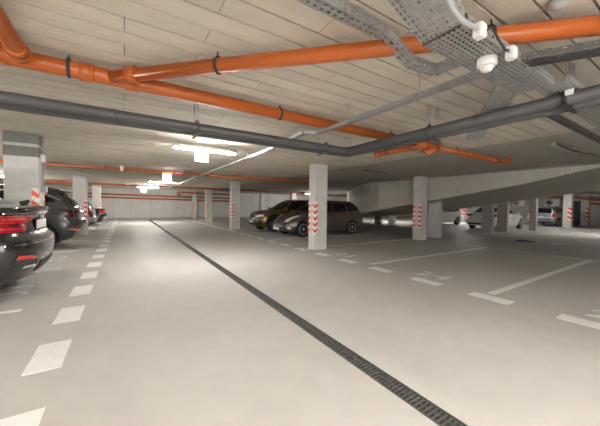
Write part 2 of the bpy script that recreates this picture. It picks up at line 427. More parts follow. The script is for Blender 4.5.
pipe('thin orange pipe farther back under the ceiling', [(-6.5, 21.6, 2.62), (15.6, 20.9, 2.56)], .06, 'orange_dark', sockets=[((4.0, 21.27, 2.59), ex), ((10, 21.08, 2.575), ex)], clamps=[((0, 21.4, 2.605), ex)])
pipe('upper orange pipe along the far end wall', [(-6.5, 28.9, 2.24), (9.7, 28.9, 2.06)], .07, 'orange', sockets=[((3.3, 28.9, 2.13), ex), ((8, 28.9, 2.08), ex)])
pipe('lower orange pipe along the far end wall', [(-6.5, 28.88, 1.98), (9.7, 28.88, 1.76)], .07, 'orange', sockets=[((1, 28.88, 1.86), ex), ((9.0, 28.88, 1.74), ex)])
pipe('dark orange pipe with hanging bends before the far end wall', [(9.6, 26.6, 2.38), (4.3, 26.6, 2.46)] + bend((3.9, 26.6, 2.46), (-1, 0, 0), (.35, 0, -1), .25) + [(4.25, 26.7, 2.2), (4.6, 28.6, 2.1)], .07, 'orange_dark', sockets=[((5.6, 26.6, 2.44), ex), ((8.6, 26.6, 2.4), ex)])
pipe('orange pipe sagging past the top of the right hand pillar', [(31.2, 12.5, 2.55), (31.2, 9.4, 2.52), (31.3, 7.6, 2.44), (31.5, 6.2, 2.22), (31.5, 5.4, 2.18)], .08)
pipe('upper orange pipe on the right wall corner', [(34.2, 6.9, 2.25), (34.2, 3.5, 2.25)], .09)
pipe('lower orange pipe on the right wall corner', [(34.2, 6.9, 1.92), (34.2, 3.5, 1.92)], .09, 'orange_dark')
pipe('orange pipe beyond the slim pillar near the wall air unit', [(33.0, 13.6, 2.42), (33.0, 11.0, 2.42)], .08)

# grey insulated pipes: two side by side, turning a corner
ZG = 2.375
for off, r, dz, lb in ((0, .058, 0, 'near grey insulated pipe of the pair turning a corner below the ceiling'), (.175, .050, -.02, 'farther grey insulated pipe of the pair turning a corner below the ceiling')):
    xc, yc = 3.30 + off, 3.70 + off
    zc = ZG + dz; pts = [(-6.8, yc, zc)] + bend((xc, yc, zc), ex, (0, -1, 0), .10) + [(xc, -1.5, zc)]
    t = pipe(lb, pts, r, 'insulation', name='insulated_pipe')
    for x in (-.1, -2.2, 1.9):
        b = MB(); ring(b, (x, yc, zc), ex, r + .003, .02); b.build('seam_tape', 'dark_steel', t)
    for y in (1.55, .2, 2.95):
        b = MB(); ring(b, (xc, y, zc), ey, r + .003, .02); b.build('seam_tape', 'dark_steel', t)
def hanger(label, x, y, along):
    """twin rods from the ceiling to the clamps round both grey pipes"""
    t = thing('pipe_hanger', label, 'pipe hanger', (x, y, ZG - .07))
    o = Vector((0, 1, 0)) if along == 'x' else Vector((1, 0, 0)); a = Vector((1, 0, 0)) if along == 'x' else Vector((0, 1, 0))
    for off, r, dz in ((0, .058, 0), (.175, .05, -.02)):
        p = Vector((x, y, ZG + dz)) + o * off
        b = MB(); ring(b, p, a, r + .010, .03); b.box(p + Vector((-.02, -.02, r)), p + Vector((.02, .02, r + .03))); b.build('clamp_ring', 'dark_steel', t)
        for s in (-1, 1):
            b = MB(); q = p + o * s * (r - .025); b.tube([q + Vector((0, 0, r * .8)), (q.x, q.y, H)], .0055, 8); b.build('rod', 'steel', t)
    b = MB(); c = Vector((x, y, ZG)) + o * .078; b.box(c - o * .17 - a * .015 + Vector((0, 0, -.092)), c + o * .17 + a * .015 + Vector((0, 0, -.074))); b.build('rail', 'dark_steel', t)
hanger('rod hanger on the grey pipes above the lit lamp', .78, 3.70, 'x')
hanger('rod hanger on the grey pipes close to their corner', 2.85, 3.70, 'x')
hanger('rod hanger on the grey pipes near the orange stub pipe', 3.30, 2.14, 'y')
h = thing('pipe_hanger', 'rod hanger with a white block on the grey pipes at the right edge', 'pipe hanger', (3.3, .83, ZG - .07))
for k, (off, yy) in enumerate(((-.03, .83), (.045, .83), (.12, .83), (.185, .83))):
    b = MB(); b.tube([(3.3 + off, yy, ZG + .05), (3.3 + off, yy, H)], .0055, 8); b.build('rod', 'steel', h)
for off, r, dz in ((0, .058, 0), (.175, .05, -.02)):
    b = MB(); ring(b, (3.3 + off, .83, ZG + dz), ey, r + .011, .035); b.build('clamp_ring', 'black_plastic', h)
MB().bbox((3.225, .77, ZG + .01), (3.250, .825, ZG + .06), .006).build('block', 'paint_worn', h)
b = MB(); b.box((3.22, .815, ZG - .078), (3.56, .845, ZG - .060)); b.build('rail', 'black_plastic', h)

# ------------------------------------------------------------------ cable trays (perforated galvanised steel)
def plate(b, P, U, V, lu, lv, nu, nv, hu=.55, hv=.5):
    """plate with rows of real slots, from P along unit U (length lu) and unit V (width lv)"""
    P, U, V = Vector(P), Vector(U), Vector(V)
    us = [0]; vs = [0]
    for i in range(nu):
        a = lu * (i + .5 - hu / 2) / nu; us += [a, a + lu * hu / nu]
    us.append(lu)
    for i in range(nv):
        a = lv * (i + .5 - hv / 2) / nv; vs += [a, a + lv * hv / nv]
    vs.append(lv)
    g = [[b.bm.verts.new(P + U * u + V * v) for v in vs] for u in us]
    for i in range(len(us) - 1):
        for k in range(len(vs) - 1):
            if i % 2 == 1 and k % 2 == 1: continue
            b.face([g[i][k], g[i + 1][k], g[i + 1][k + 1], g[i][k + 1]])
def tray(label, path, width, height, nv, side='l', pitch=.036, lips=True, m='galv', wrows=2):
    """path: centreline points of the tray bottom; width across; height of rails"""
    path = [Vector(q) for q in path]
    mid = path[0].lerp(path[-1], .5)
    t = thing('cable_tray', label, 'cable tray', (mid.x, mid.y, min(q.z for q in path)))
    bb, bl, br = MB(), MB(), MB()
    for a, c in zip(path, path[1:]):
        d = (c - a); L = d.length; d.normalize()
        w = Vector((-d.y, d.x, 0)).normalized(); n = d.cross(w)
        if n.z < 0: n = -n
        nu = max(1, round(L / pitch))
        plate(bb, a - w * width / 2, d, w, L, width, nu, nv, .5, .45)
        plate(bl, a + w * width / 2, d, n, L, height, max(1, round(L / .05)), wrows, .45, .28)
        plate(br, a - w * width / 2, d, n, L, height, max(1, round(L / .05)), wrows, .45, .28)
        if lips:
            bl.poly([a + w * width / 2 + n * height, c + w * width / 2 + n * height, c + w * (width / 2 - .012) + n * height, a + w * (width / 2 - .012) + n * height])
            br.poly([a - w * width / 2 + n * height, c - w * width / 2 + n * height, c - w * (width / 2 - .012) + n * height, a - w * (width / 2 - .012) + n * height])
    for nm, q in (('bottom_plate', bb), ('side_rail', bl), ('side_rail', br)):
        o = q.build(nm, m, t); s = o.modifiers.new('sheet', 'SOLIDIFY'); s.thickness = .0022; s.offset = 0
    return t
ZT = 2.43
T3 = tray('wide perforated cable tray dropping under the orange pipe at upper right', [(1.10, .965, 2.64), (1.60, .965, ZT), (3.0, .965, ZT)], .26, .06, 9, wrows=1, pitch=.04)
b = MB(); b.box((1.590, .834, ZT - .004), (1.606, 1.096, ZT - .001)); b.build('seam', 'dark_steel', T3)
b = MB()
for k in range(5): b.tube([(1.62, .88 + .035 * k, ZT + .012), (3.0, .88 + .035 * k, ZT + .012)], .010, 8)
b.build('cable', 'black_plastic', T3)
tray('narrow cable tray stepping down past the diagonal orange pipe', [(.2, 1.41, 2.64), (1.57, 1.41, 2.64), (1.80, 1.34, 2.46), (2.09, 1.31, 2.46)], .085, .055, 2, pitch=.055)
tray('short cross tray linking the narrow stepped tray to the wide one', [(2.09, 1.33, 2.465), (2.09, 1.10, 2.465)], .09, .05, 3)
tray('long slim cable tray running down the lane beside the lit lamp', [(2.50, 1.08, 2.495), (2.50, 3.48, 2.495), (2.33, 3.58, 2.495), (2.33, 3.75, 2.495), (2.46, 5.2, 2.495), (2.55, 22.0, 2.495)], .075, .045, 2, pitch=.045)
tray('stub cable tray ending in the open below the grey pipes', [(2.85, 1.10, 2.452), (4.52, 2.18, 2.452)], .20, .05, 6)
tray('dark cable tray stub pointing to the right under the bright orange pipe', [(2.38, .90, 2.435), (2.68, .44, 2.435)], .13, .05, 4, m='dark_steel')
tray('wide cable tray carrying on to the right edge behind the grey pipes', [(3.0, .86, 2.44), (6.2, .86, 2.44)], .22, .06, 7)
tray('thin dark cable tray beside the wide one at the right edge', [(3.62, 1.15, 2.44), (6.6, 1.15, 2.44)], .06, .05, 2, m='dark_steel')
tray('far cable tray above the silver hatchback', [(30.3, 11.5, 2.5), (30.3, 5.0, 2.5)], .3, .06, 4, pitch=.12)
def rod(label, x, y, z):
    t = MB(); t.tube([(x, y, z), (x, y, H)], .005, 8); t.lathe([(.011, 0), (.011, .012)], (x, y, z - .012), (0, 0, 1), 8)
    t.box((x - .03, y - .03, H - .006), (x + .03, y + .03, H))
    tag(t.build('hanger_rod', 'steel'), label, 'hanger rod')
rod('threaded rod holding the slim tray near the stepped tray', 2.42, 1.68, 2.495)
rod('threaded rod holding the slim tray left of the grey pipe corner', 2.45, 2.72, 2.495)
rod('threaded rod holding the slim tray over its sideways jog', 2.30, 3.72, 2.495)
rod('threaded rod holding the slim tray beyond the lit lamp', 2.43, 6.3, 2.495)

# ------------------------------------------------------------------ sensor, boxes, cables
se = thing('motion_sensor', 'white round dome sensor fixed under the wide cable tray', 'sensor', (2.105, .945, ZT - .11))
b = MB(); b.lathe([(.058, 0), (.060, -.008), (.060, -.045), (.054, -.052), (.04, -.054)], (2.105, .945, ZT - .003), (0, 0, 1), 28); b.build('base', 'white_plastic', se)
b = MB(); b.lathe([(.040, 0), (.038, -.016), (.030, -.030), (.017, -.038), (.002, -.040)], (2.105, .945, ZT - .056), (0, 0, 1), 28); b.build('lens', 'white_plastic', se)
for x, lb in ((1.70, 'upper white junction box on the wide tray, left of the pipe clamp'), (2.11, 'lower white junction box on the wide tray, right of the sensor')):
    t = thing('junction_box', lb, 'junction box', (x, .81, ZT - .065))
    MB().bbox((x - .030, .785, ZT - .065), (x + .030, .831, ZT + .012), .005).build('housing', 'white_plastic', t)
    MB().bbox((x - .027, .780, ZT - .060), (x + .027, .786, ZT + .008), .003).build('lid', 'strip_white', t)
    for s_ in (-1, 1):
        b = MB(); b.tube([(x + s_ * .030, .805, ZT - .025), (x + s_ * .052, .805, ZT - .025)], .010, 10); b.build('cable_gland', 'grey_plastic', t)
def cable(label, pts, r, m='black_plastic', name='cable'):
    P = [Vector(q) for q in pts]; Q = []
    for i in range(len(P) - 1):
        a, b_, c, d = P[max(i - 1, 0)], P[i], P[i + 1], P[min(i + 2, len(P) - 1)]
        for k in range(8):
            t = k / 8
            Q.append(.5 * ((2 * b_) + (c - a) * t + (2 * a - 5 * b_ + 4 * c - d) * t * t + (3 * b_ - a - 3 * c + d) * t ** 3))
    Q.append(P[-1])
    t = MB(); t.tube(Q, r, 10); tag(t.build(name, m), label, 'cable')
cable('thick grey conduit curving down to the upper junction box', [(1.28, .80, H), (1.31, .80, 2.56), (1.375, .80, 2.44), (1.45, .80, 2.395), (1.54, .80, 2.385), (1.65, .805, 2.405)], .014, 'grey_plastic', 'conduit')
cable('black cable looping between the two junction boxes', [(1.75, .805, ZT - .025), (1.82, .80, ZT + .03), (1.88, .795, ZT + .0), (1.96, .785, ZT - .055), (2.06, .805, ZT - .025)], .007)
cable('white lamp cables looping from the lit tube to the slim tray', [(2.2, 6.3, 2.60), (2.28, 6.25, 2.69), (2.38, 6.2, 2.66), (2.44, 6.1, 2.53)], .008, 'white_plastic')
cable('thin dark cable sagging from the unlit lamp to the right', [(8.05, 1.85, 2.66), (8.4, 1.82, 2.63), (9.2, 1.8, 2.68), (10.3, 1.75, 2.66)], .008)
b = MB(); b.lathe([(.05, 0), (.05, -.03), (.035, -.05), (.002, -.06)], (2.31, .64, H), (0, 0, 1), 20)
tag(b.build('ceiling_sensor', 'grey_plastic'), 'small grey round fitting on the ceiling at the top edge', 'sensor')

# ------------------------------------------------------------------ lamps and signs
def lamp(label, x, y, z=2.60, L=1.35, lit=True, group=None, trough=False):
    t = thing('tube_lamp', label, 'lamp', (x + L / 2, y, z - .03), group=group); tm = 'tube_dim' if y in (6.9, 17.0) else 'tube_soft' if x > 12 else 'tube' if y == 6.3 else 'tube_far' if y > 9 else 'tube_fill'
    hw = .075 if lit else .035
    b = MB(); b.bbox((x, y - hw, z - .002), (x + L, y + hw, z + .03), .012); b.build('housing', 'white_plastic' if lit else 'dark_steel', t)
    b = MB(); b.tube([(x + .03, y, z - .02), (x + L - .03, y, z - .02)], .02 if lit else .012, 14); b.build('tube', tm if lit else 'grey_plastic', t)
    if trough:  # side skirts keep the added lamps' light off ceiling and trays
        b = MB()
        for s in (-1, 1): b.prism([(x, y + s * .10, z + .02), (x, y + s * .16, z - .10), (x, y + s * .165, z - .10), (x, y + s * .105, z + .02)], (L, 0, 0))
        b.box((x, y - .10, z + .02), (x + L, y + .10, z + .026)); b.build('reflector', 'white_plastic', t)
    for s in (.12, L - .12):
        b = MB(); b.tube([(x + s, y, z + .045), (x + s, y, H)], .008, 8); b.build('bracket', 'steel', t)
    for s in (0, L): 
        b = MB(); b.bbox((x + s - .015, y - .03, z - .04), (x + s + .015, y + .03, z + .032), .008); b.build('end_cap', 'white_plastic' if lit else 'grey_plastic', t)
    return t
lamp('nearest lit tube lamp above the lane, with a white sign under it', .84, 6.3)
lamp('far lit tube lamp glowing at the end of the lane', .75, 22.6)
lamp('unlit tube lamp on the bare slab at upper right', 6.70, 1.84, lit=False)
lamp('unlit tube lamp above the second pillar row, left of the ramp', 6.70, 6.75, lit=False)
lamp('lit lamp deep behind the front pillar, above the brown car', 14.9, 22.6)
lamp('lit lamp beyond the ramp above the silver hatchback', 26.3, 6.9, 2.56)
for x, y in ((1.1, 17.0), (-5.6, 10.0), (-5.4, 18.5), (-4.6, 2.4)):  # first is the dim lane lamp; the rest are added unseen for brightness
    lamp('tube lamp of the parking row set, mostly added out of view', x, y, group='lane lamps')
lamp('added unseen trough lamp behind the viewer', -1.2, -1.3, trough=True, group='added fill lamps')  # unseen lamps added to brighten the floor near the camera
lamp('added unseen trough lamp behind the viewer', 1.2, -1.3, trough=True, group='added fill lamps')
for x, y in ((20.5, 17.5), (25.5, 13.0), (30.5, 17.0), (21.5, 3.0)):
    lamp('tube lamp of the right hall', x, y, group='right hall lamps')
def sign(label, x0, x1, y, z0, z1, m, top=H):
    t = thing('hanging_sign', label, 'sign', ((x0 + x1) / 2, y, z0))
    MB().bbox((x0, y - .012, z0), (x1, y + .012, z1), .004).build('panel', m, t)
    for x in (x0 + .04, x1 - .04):
        b = MB(); b.tube([(x, y, z1), (x, y, top)], .004, 6); b.build('hanging_wire', 'steel', t)
    return t
sign('white lit hanging sign below the nearest lamp', 1.27, 1.55, 6.22, 2.32, 2.55, 'sign_lit', 2.72)
sign('white lit hanging sign just left of the red sign', 1.20, 1.49, 11.5, 2.28, 2.54, 'sign_lit')
sign('white lit hanging sign at the far lamp', .95, 1.30, 22.45, 2.22, 2.50, 'sign_lit')
t = sign('small red sign on a grey bracket, on the orange cross pipe', 1.57, 1.94, 11.52, 2.525, 2.655, 'sign_red')
MB().bbox((1.55, 11.49, 2.66), (1.93, 11.60, H), .006).build('bracket_box', 'grey_plastic', t)
b = MB(); b.box((1.63, 11.505, 2.575), (1.88, 11.508, 2.605)); b.build('pale_stripe', 'strip_white', t)
b = MB(); b.bbox((11.63, 28.9, 2.48), (11.79, 29.0, 2.64), .01)
tag(b.build('wall_lamp', 'strip_white'), 'small white square lamp on the end wall above the bronze car', 'lamp')

# ------------------------------------------------------------------ things by the right wall
def aircon(label, y, z):
    t = thing('air_conditioner', label, 'air conditioner', (X1 - .2, y, z - .35))
    MB().bbox((X1 - .36, y - .55, z - .33), (X1 - .03, y + .55, z + .33), .02).build('case', 'white_plastic', t)
    b = MB(); b.lathe([(.24, 0), (.26, .01), (.26, .02), (.24, .03)], (X1 - .36, y + .2, z), (-1, 0, 0), 28); b.build('fan_grille', 'dark_steel', t)
    b = MB()
    for k in range(6): b.lathe([(.03 + .035 * k, 0), (.036 + .035 * k, .003), (.03 + .035 * k, .006)], (X1 - .388, y + .2, z), (-1, 0, 0), 24)
    b.build('fan_rings', 'white_plastic', t)
    b = MB()
    for s in (-.4, .4): b.box((X1 - .36, y + s - .02, z - .36), (X1, y + s + .02, z - .33))
    b.build('shelf_bracket', 'dark_steel', t)
aircon('white wall air conditioner unit above the silver hatchback', 9.35, 2.02)
aircon('white wall air conditioner unit right of the white saloon', 12.0, 2.0)
d = thing('door_1', None, None, (X1, 7.6, 0)); d['kind'] = 'structure'
MB().box((X1 - .05, 7.15, 0), (X1 - .002, 8.0, 2.1)).build('door_leaf', 'door_blue', d)
b = MB(); b.box((X1 - .07, 7.08, 0), (X1 - .001, 7.15, 2.17)); b.box((X1 - .07, 8.0, 0), (X1 - .001, 8.07, 2.17)); b.box((X1 - .07, 7.08, 2.1), (X1 - .001, 8.07, 2.17)); b.build('door_frame', 'dark_steel', d)
b = MB()
for gx in range(7):
    pass
bmz = bmesh.new(); bmesh.ops.create_grid(bmz, x_segments=16, y_segments=10, size=.5)
for v in bmz.verts:
    x, y = v.co.x, v.co.y
    v.co = Vector((14.4 + x * .34, 4.78 + y * .62, .012 + .05 * max(0, 1 - (2 * x) ** 2) * (.6 + .4 * math.sin(9 * y + 4 * x)) * max(0, 1 - (2 * y) ** 4)))
bb = MB(); bb.add(bmz); o = bb.build('cloth', 'blue_cloth', smooth=True); s = o.modifiers.new('s', 'SOLIDIFY'); s.thickness = .01; s.offset = 1
tag(o, 'crumpled dark blue cloth lying on the floor of the right bay', 'cloth')
b = MB(); b.prism([(14.45, 4.25, .004), (14.75, 4.2, .004), (14.6, 3.6, .004), (14.35, 3.72, .004)], (0, 0, .03))
tag(b.build('cardboard_sheet', 'grey_plastic'), 'flat grey sheet on the floor beside the blue cloth', 'sheet')
#CARS0
# ------------------------------------------------------------------ cars
def lin(pts, x):
    if x <= pts[0][0]: return pts[0][1:]
    for a, b in zip(pts, pts[1:]):
        if x <= b[0]:
            t = (x - a[0]) / (b[0] - a[0]); return tuple(p + (q - p) * t for p, q in zip(a[1:], b[1:]))
    return pts[-1][1:]
def smooth(pts, x):
    """monotone-ish smooth curve through (x, value) points"""
    n = len(pts)
    if x <= pts[0][0]: return pts[0][1]
    if x >= pts[-1][0]: return pts[-1][1]
    for i in range(n - 1):
        if x <= pts[i + 1][0]:
            x0, y0 = pts[i]; x1, y1 = pts[i + 1]; h = x1 - x0; d = (y1 - y0) / h
            def sl(k):
                if k == 0 or k == n - 1:
                    return (pts[min(k + 1, n - 1)][1] - pts[max(k - 1, 0)][1]) / (pts[min(k + 1, n - 1)][0] - pts[max(k - 1, 0)][0])
                a = (pts[k][1] - pts[k - 1][1]) / (pts[k][0] - pts[k - 1][0]); b = (pts[k + 1][1] - pts[k][1]) / (pts[k + 1][0] - pts[k][0])
                return 0 if a * b <= 0 else 2 * a * b / (a + b)
            m0, m1 = sl(i), sl(i + 1); t = (x - x0) / h
            return (2 * t ** 3 - 3 * t * t + 1) * y0 + (t ** 3 - 2 * t * t + t) * h * m0 + (-2 * t ** 3 + 3 * t * t) * y1 + (t ** 3 - t * t) * h * m1
def outline(xf, xr, w, cf, cr, nf, nr, bow=.02):
    """half outline of a plan slice, front centre to rear centre"""
    P = []; A = 14; B = 34
    for i in range(A + 1):
        a = PI / 2 * i / A; P.append((xf - cf + cf * math.cos(a) ** (2 / nf), w * math.sin(a) ** (2 / nf)))
    xa, xb = xf - cf, xr + cr
    for i in range(1, B):
        t = i / B; P.append((xa + (xb - xa) * t, w * (1 + bow * 4 * t * (1 - t) / 2)))
    for i in range(A + 1):
        a = PI / 2 * (1 - i / A); P.append((xr + cr - cr * math.cos(a) ** (2 / nr), w * math.sin(a) ** (2 / nr)))
    return P
def loft(bm, zb, zt, levels, cf, cr, nf, nr, crown, nl=14, mi_of=None):
    rings = []
    for k in range(nl + 1):
        t = k / nl
        xf, xr, w = (smooth([(l[0], l[j]) for l in levels], t) for j in (1, 2, 3))
        O = outline(xf, xr, w, cf, cr, nf, nr)
        L = [Vector((x, y, smooth(zb, x) + (smooth(zt, x) - smooth(zb, x)) * t)) for x, y in O]
        R = [Vector((p.x, -p.y, p.z)) for p in L[1:-1]]
        rings.append([bm.verts.new(p) for p in L + R[::-1]])
    n = len(rings[0])
    for k in range(nl):
        a, b = rings[k], rings[k + 1]
        for i in range(n):
            f = bm.faces.new([a[i], a[(i + 1) % n], b[(i + 1) % n], b[i]]); f.smooth = True
            if mi_of: f.material_index = mi_of((k + .5) / nl)
    def cap(ring, cr_, mi, flip):
        h = (n + 2) // 2; Lh = ring[:h]; Rh = [ring[0]] + ring[h:][::-1] + [ring[h - 1]]
        rows = []
        for l, r in zip(Lh, Rh):
            if l is r: rows.append([l] * 9); continue
            w = abs(l.co.y); row = [r]
            for j in range(1, 8):
                y = -w + 2 * w * j / 8
                row.append(bm.verts.new((l.co.x, y, l.co.z + cr_ * (1 - (y / w) ** 2) * min(1, w / .6))))
            row.append(l); rows.append(row)
        for a, b in zip(rows, rows[1:]):
            for j in range(8):
                vs = []
                for v in (a[j], a[j + 1], b[j + 1], b[j]):
                    if v not in vs: vs.append(v)
                if len(vs) >= 3:
                    f = bm.faces.new(vs if not flip else vs[::-1]); f.smooth = True; f.material_index = mi
    cap(rings[-1], crown, mi_of(1) if mi_of else 0, False)
    cap(rings[0], 0, mi_of(0) if mi_of else 0, True)

class Car:
    def __init__(s, name, label, loc, rz, sc, spec, paint, cat='car', zs=1.0):
        s.mx = Matrix.Diagonal((sc, sc, sc * zs, 1))
        s.t = thing(name, label, cat, loc, rz); s.sc = sc; s.sp = spec; s.paint = paint
        bm = bmesh.new()
        loft(bm, spec['zb'], spec['zt'], spec['lv'], spec['cf'], spec['cr'], spec.get('nf', 2.6), spec.get('nr', 3.0), spec.get('crown', .05),
             nl=18, mi_of=lambda t: 1 if t < spec.get('clad', .12) else 0)
        bmesh.ops.recalc_face_normals(bm, faces=bm.faces)
        me = bpy.data.meshes.new('b'); bm.to_mesh(me); bm.free()
        for m in (paint, 'black_plastic', 'rubber'): me.materials.append(M[m])
        ob = bpy.data.objects.new('b', me); COL.objects.link(ob)
        c = MB(); R = spec['rw'] * spec.get('arch', 1.14); W = spec['lv'][2][3]
        for x in spec['wx']:
            for sg in (-1, 1):
                c.lathe([(R, 0), (R, .42)], (x, sg * (W - .24), spec['rw']), (0, sg, 0), 32, smooth=False)
        bmesh.ops.recalc_face_normals(c.bm, faces=c.bm.faces)
        mc = bpy.data.meshes.new('c'); c.bm.to_mesh(mc); c.bm.free(); mc.materials.append(M['rubber'])
        oc = bpy.data.objects.new('c', mc); COL.objects.link(oc)
        md = ob.modifiers.new('x', 'BOOLEAN'); md.operation = 'DIFFERENCE'; md.object = oc; md.solver = 'EXACT'; md.material_mode = 'TRANSFER'
        dgr = bpy.context.evaluated_depsgraph_get(); dgr.update()
        res = bpy.data.meshes.new_from_object(ob.evaluated_get(dgr))
        names = [m.name if m else '' for m in res.materials]
        bm = bmesh.new(); bm.from_mesh(res)
        if 'rubber' in names:
            pass
        for o in (ob, oc): bpy.data.objects.remove(o)
        g = spec['gh']
        b2 = bmesh.new()
        loft(b2, g['zb'], g['zt'], g['lv'], g['cf'], g['cr'], g.get('nf', 3.2), g.get('nr', 3.2), g.get('crown', .035), nl=12)
        if g.get('mat'):
            for f in b2.faces: f.material_index = 0
        bmesh.ops.recalc_face_normals(b2, faces=b2.faces)
        mp = {v: bm.verts.new(v.co) for v in b2.verts}
        for f in b2.faces:
            q = bm.faces.new([mp[v] for v in f.verts]); q.smooth = True; q.material_index = 0
        b2.free()
        s.bvh = BVHTree.FromBMesh(bm)
        bm.transform(s.mx)
        me = bpy.data.meshes.new('body'); bm.to_mesh(me); bm.free()
        me.materials.clear()
        for nme in names: me.materials.append(M[nme])
        me.set_sharp_from_angle(angle=math.radians(38))
        s.body = bpy.data.objects.new('body', me); COL.objects.link(s.body); s.body.parent = s.t
        for x in spec['wx']:
            for sg in (-1, 1): s.wheel(x, sg, W)
    def wheel(s, x, sg, W):
        r = s.sp['rw']; y = sg * (W - .02); c = (x, y, r); d = (0, sg, 0); k = s.sc
        def sc(p): return p
        b = MB(); w = .21
        b.lathe([(r * .64, -.02), (r * .72, .0), (r * .93, -.005), (r, -.035), (r, -w + .03), (r * .93, -w), (r * .62, -w + .01)], c, d, 36)
        b.bm.transform(Matrix.Scale(k, 4)); t = b.build('wheel', 'rubber', s.t, world=False)
        b = MB(); b.lathe([(r * .66, -.012), (r * .655, -.002), (r * .62, -.004), (r * .60, -.05), (r * .58, -.08), (.002, -.08)], c, d, 36, mi=1)
        ns = s.sp.get('spokes', 5)
        for i in range(ns):
            a = 2 * PI * i / ns + .3
            u = Vector((math.cos(a), 0, math.sin(a))); v = Vector((-math.sin(a), 0, math.cos(a))); C = Vector(c); D = Vector(d)
            pts = [C + D * -.02 + u * r * .06 - v * r * .10, C + D * -.012 + u * r * .62 - v * r * .13, C + D * -.012 + u * r * .62 + v * r * .13, C + D * -.02 + u * r * .06 + v * r * .10]
            b.prism(pts, D * -.03, mi=0)
        b.lathe([(r * .16, -.04), (r * .16, -.012), (r * .10, -.006), (.002, -.005)], c, d, 16, mi=0)
        b.lathe([(r * .60, -.03), (r * .66, -.006), (r * .665, .002), (r * .62, .003), (r * .60, -.03)], c, d, 36, mi=0)
        b.bm.transform(Matrix.Scale(k, 4)); b.build('rim', ['rim', 'black_plastic'], t, world=False)
    def patch(s, name, view, poly, m, out=.004, depth=.014, cell=.05, label=None, parent=None):
        """a panel that follows the body: polygon given in side (x,z), front/back (y,z) or top (x,y) view"""
        V = {'L': lambda a, b: (Vector((a, 3, b)), Vector((0, -1, 0))), 'R': lambda a, b: (Vector((a, -3, b)), Vector((0, 1, 0))),
             'F': lambda a, b: (Vector((5, a, b)), Vector((-1, 0, 0))), 'B': lambda a, b: (Vector((-5, a, b)), Vector((1, 0, 0))),
             'T': lambda a, b: (Vector((a, b, 4)), Vector((0, 0, -1)))}[view]
        bm = bmesh.new(); cache = {}
        x0, x1 = min(p[0] for p in poly), max(p[0] for p in poly); y0, y1 = min(p[1] for p in poly), max(p[1] for p in poly)
        def vert(p):
            k = (round(p[0], 4), round(p[1], 4))
            if k not in cache:
                o, d = V(*p); h, n, i, ds = s.bvh.ray_cast(o, d)
                cache[k] = (bm.verts.new(h - d * out), d) if h else None
            return cache[k]
        nx = max(1, math.ceil((x1 - x0) / cell)); ny = max(1, math.ceil((y1 - y0) / cell))
        for i in range(nx):
            for j in range(ny):
                a0, a1 = x0 + (x1 - x0) * i / nx, x0 + (x1 - x0) * (i + 1) / nx
                b0, b1 = y0 + (y1 - y0) * j / ny, y0 + (y1 - y0) * (j + 1) / ny
                q = clip(clip(clip(clip(list(poly), 1, 0, -a0), -1, 0, a1), 0, 1, -b0), 0, -1, b1)
                vs = []
                for p in q:
                    v = vert(p)
                    if v and v[0] not in vs: vs.append(v[0])
                if len(vs) >= 3:
                    try: f = bm.faces.new(vs); f.smooth = True
                    except ValueError: pass
        bmesh.ops.remove_doubles(bm, verts=bm.verts, dist=.0004)
        d = V(0, 0)[1]
        ed = [e for e in bm.edges if len(e.link_faces) == 1]
        if ed:
            ret = bmesh.ops.extrude_edge_only(bm, edges=ed)
            bmesh.ops.translate(bm, verts=[v for v in ret['geom'] if isinstance(v, bmesh.types.BMVert)], vec=d * depth)
        bm.transform(s.mx)
        me = bpy.data.meshes.new(name); bm.to_mesh(me); bm.free(); me.materials.append(M[m])
        me.set_sharp_from_angle(angle=math.radians(45))
        o = bpy.data.objects.new(name, me); COL.objects.link(o); o.parent = parent or s.t
        if label: o['label'] = label
        return o
    def both(s, name, poly, m, **k):
        return [s.patch(name, v, poly, m, **k) for v in 'LR']
    def mir(s, name, view, poly, m, **k):
        return [s.patch(name, view, poly, m, **k), s.patch(name, view, [(p[0], -p[1]) if view == 'T' else (-p[0], p[1]) for p in poly][::-1], m, **k)]
    def solid(s, name, a, b, m, bev=.01, parent=None, label=None):
        q = MB(); q.bbox(a, b, bev); q.bm.transform(s.mx); return q.build(name, m, parent or s.t, world=False, label=label, smooth=40)
    def mirrors(s, x, z, W):
        for sg in (-1, 1):
            q = MB(); c = Vector((x, sg * (W + .07), z)); t = bmesh.new(); bmesh.ops.create_uvsphere(t, u_segments=16, v_segments=10, radius=1)
            for v in t.verts: v.co = Vector((c.x + .07 * v.co.x, c.y + .11 * v.co.y, c.z + .075 * v.co.z))
            q.add(t); q.box((x - .02, min(sg * (W - .10), sg * (W + .02)), z - .06), (x + .04, max(sg * (W - .10), sg * (W + .02)), z - .02))
            q.bm.transform(s.mx); q.build('wing_mirror', s.paint, s.t, world=False, smooth=50)
    def plate(s, view, z, x, y=0, w=.52, h=.11):
        sg = 1 if view == 'F' else -1
        a, b = sorted((x, x + sg * .014)); p = s.solid('number_plate', (a, y - w / 2, z - h / 2), (b, y + w / 2, z + h / 2), 'plate', .003)
        a, b = sorted((x - sg * .004, x + sg * .006)); s.solid('plate_holder', (a, y - w / 2 - .012, z - h / 2 - .012), (b, y + w / 2 + .012, z + h / 2 + .012), 'black_plastic', .003)
    def hit(s, view, a, b):
        o, d = {'F': (Vector((5, a, b)), Vector((-1, 0, 0))), 'B': (Vector((-5, a, b)), Vector((1, 0, 0)))}[view]
        h = s.bvh.ray_cast(o, d)[0]; return h.x if h else 0
